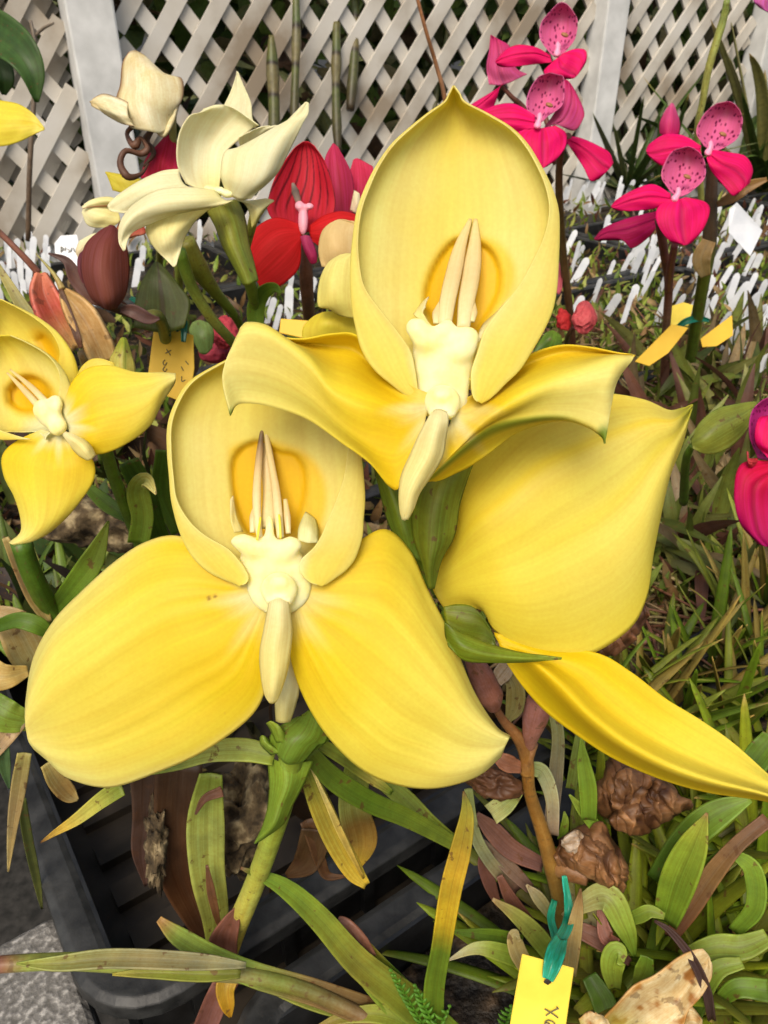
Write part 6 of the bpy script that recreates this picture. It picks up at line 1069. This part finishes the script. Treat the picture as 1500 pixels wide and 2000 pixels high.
# ---- right foreground leaves
rq = thing('strap_leaf_plant', P(1300, 1860, .32), 'bright green plant at the lower right with a tall upright pointed leaf', 'plant')
for a in (
    ([(1300, 1800, 29.5), (1325, 1720, 28.6), (1355, 1650, 28), (1381, 1588, 27.6)], [44, 66, 54, 4], [(0, g2), (.6, (.26, .36, .03)), (.92, (.34, .38, .05)), (1, (.4, .22, .08))]),
    ([(1150, 1600, 29.4), (1148, 1540, 29), (1140, 1490, 28.8), (1135, 1440, 28.6)], [28, 34, 26, 3], [(0, g2), (1, (.28, .42, .04))]),
    ([(1158, 1608, 29.6), (1135, 1580, 29.4), (1112, 1552, 29.2)], [24, 20, 3], [(0, g2), (1, g3)]),
    ([(1280, 1720, 30.2), (1340, 1640, 29.6), (1400, 1590, 29.2), (1465, 1560, 29)], [36, 52, 52, 14], [(0, g1), (.5, g2), (1, (.24, .38, .05))]),
    ([(1210, 1800, 29.8), (1245, 1790, 29.4), (1270, 1780, 29.2), (1298, 1790, 29)], [14, 26, 24, 12], [(0, g2), (1, g3)]),
    ([(1100, 1790, 29.8), (1180, 1750, 29), (1220, 1810, 28.8), (1240, 1868, 29)], [10, 50, 40, 6], [(0, (.46, .40, .20)), (.5, g3), (1, g2)]),
    ([(1310, 1830, 29.6), (1350, 1770, 29), (1390, 1710, 28.6), (1440, 1650, 28.2), (1500, 1600, 28)], [24, 36, 36, 28, 26], [(0, (.17, .07, .04)), (.5, (.24, .14, .05)), (1, (.2, .1, .05))]),
    ([(1435, 1820, 29.2), (1475, 1770, 28.6), (1470, 1700, 28.4), (1430, 1665, 28.4)], [24, 34, 36, 16], [(0, g2), (1, (.24, .38, .04))]),
    ([(1370, 1700, 29.4), (1390, 1690, 29), (1440, 1655, 28.6)], [20, 30, 20], [(0, g1), (1, g2)]),
    ([(1330, 1870, 29), (1400, 1850, 28.6), (1450, 1850, 28.4), (1500, 1830, 28.2)], [24, 44, 44, 30], [(0, (.2, .28, .03)), (1, g3)]),
    ([(1150, 1905, 29.6), (1180, 1960, 29.2), (1190, 2010, 29)], [30, 46, 40], [(0, g1), (1, g2)]),
    ([(1200, 1930, 28.8), (1195, 1890, 28.4), (1205, 1862, 28.2), (1222, 1872, 28.1)], [22, 42, 44, 14], [(0, g3), (.6, (.26, .38, .04)), (1, g3)]),
    ([(1242, 1925, 28.6), (1258, 1895, 28.2), (1264, 1868, 28)], [14, 34, 24], [(0, g3), (1, g2)]),
    ([(1440, 1540, 31), (1480, 1480, 30.6), (1510, 1440, 30.4)], [30, 50, 40], [(0, g1), (1, g2)]),
    ([(1400, 1960, 28.8), (1440, 1930, 28.4), (1500, 1935, 28.2)], [20, 34, 40], [(0, g2), (1, g2)]),
    ([(1350, 1990, 28.4), (1395, 1900, 28), (1450, 1880, 27.8)], [30, 34, 20], [(0, g1), (1, g3)])): bl(*a, rq, ML, fold=.3)
blade('withered_leaf', [(1170, 1770, 29.4), (1185, 1830, 29), (1210, 1840, 28.6)], [10, 30, 10], [(0, rb), (1, rb)], rq, MDRY)
blade('withered_leaf', [(1390, 1990, 27.4), (1378, 1930, 27.2), (1350, 1870, 27.2), (1310, 1820, 27.4), (1278, 1798, 27.6)], [14, 18, 16, 12, 4], [(0, (.05, .03, .025)), (1, (.07, .035, .03))], rq, MDRY, fold=.7)
blade('withered_leaf', [(1130, 1815, 30.2), (1180, 1840, 30), (1230, 1880, 29.8)], [30, 36, 14], [(0, (.2, .09, .06)), (1, (.14, .06, .04))], rq, MDRY)
lf = thing('fallen_leaf', P(1280, 1960, .30), 'broad cream and brown mottled dead leaf at the lower right', 'leaf')
def cm(u, v, x, y):
    n_ = np.array([[noise.noise(Vector((a/38, b/38, 2)))+.5*noise.noise(Vector((a/14, b/14, 5))) for a, b in zip(p, q)] for p, q in zip(x, y)])
    c = mixc((.64, .52, .28), (.36, .17, .04), sm(.12, .45, n_)); c = mixc(c, (.40, .36, .06), sm(.3, .0, v)*.8); return mixc(c, (.5, .25, .05), sm(.85, 1, np.abs(u-.5)*2)*.6)
net('leaf_blade', [[(1176, 1990, -.2), (1205, 2015, .1), (1240, 2045)], [(1203, 1962, -.3), (1245, 1998, .15), (1292, 2035)], [(1238, 1925, -.3), (1282, 1972, .2), (1330, 2012, -.1)], [(1278, 1905, -.3), (1322, 1948, .2), (1345, 1975, -.1)], [(1322, 1872, -.25), (1352, 1912, .15), (1372, 1942, -.15)], [(1352, 1856, -.1), (1376, 1880, .1), (1388, 1912, -.1)], [(1372, 1853), (1384, 1866), (1390, 1885)]], .272, lf, MDRY, cm, None, (60, 40), .0007, wob=.05)
net('leaf_blade', [[(1130, 1990), (1140, 2020), (1150, 2040)], [(1150, 1975), (1170, 2000, -.2), (1190, 2030)], [(1165, 1980), (1185, 1990), (1200, 2020)]], .27, lf, MDRY, cm, None, (20, 16), .0007, wob=.04)
net('leaf_blade', [[(1322, 1975), (1330, 1995), (1330, 2010)], [(1345, 1962), (1352, 1985, -.2), (1350, 2010)], [(1370, 1990), (1372, 2000), (1372, 2010)]], .278, lf, MDRY, cm, None, (16, 12), .0007, wob=.04)
# dead brown leaf sheets and moss hanging in the ribbed tray
dl = thing('dead_leaf_clump', P(330, 1780, .335), 'brown dead leaf sheets and crusty moss left of the orchid stem', 'dead leaves')
blade('dead_leaf', [(290, 1500, 29), (285, 1590, 30), (275, 1660, 31), (285, 1730, 32)], [70, 50, 34, 6], [(0, (.05, .03, .02)), (1, (.08, .04, .03))], dl, MDRY, fold=.2)
blade('dead_leaf', [(350, 1490, 29), (345, 1600, 30), (350, 1700, 31), (385, 1790, 32), (402, 1830, 32.4)], [90, 84, 76, 50, 14], [(0, (.05, .028, .015)), (.6, (.085, .035, .012)), (1, (.06, .025, .012))], dl, MDRY, fold=.25)
crumple('moss_crust', (305, 1640), 20, 90, .8, .300, MMOSS, dl, 21, .5, seg=60, rings=60)
crumple('moss_crust', (470, 1600), 62, 110, 1.4, .325, MMOSS, dl, 22, .5, seg=80, rings=80)
crumple('moss_crust', (205, 1020), 120, 60, 2.2, .40, MMOSS, dl, 23, .45, seg=80, rings=60)
blade('dead_leaf', [(435, 1545, 27.6), (400, 1560, 27.6), (382, 1590, 27.8)], [20, 14, 4], [(0, (.2, .09, .05)), (1, (.1, .05, .03))], dl, MDRY, fold=.4)
blade('dead_leaf', [(620, 1620, 31), (600, 1680, 31.6), (560, 1710, 32)], [60, 50, 10], [(0, (.07, .04, .015)), (1, (.09, .045, .015))], dl, MDRY, fold=.4)
blade('dead_leaf', [(600, 1600, 31), (625, 1680, 31.4), (640, 1710, 31.6), (675, 1712, 31.6)], [30, 22, 16, 4], [(0, (.10, .05, .02)), (1, (.13, .06, .02))], dl, MDRY, fold=.4)
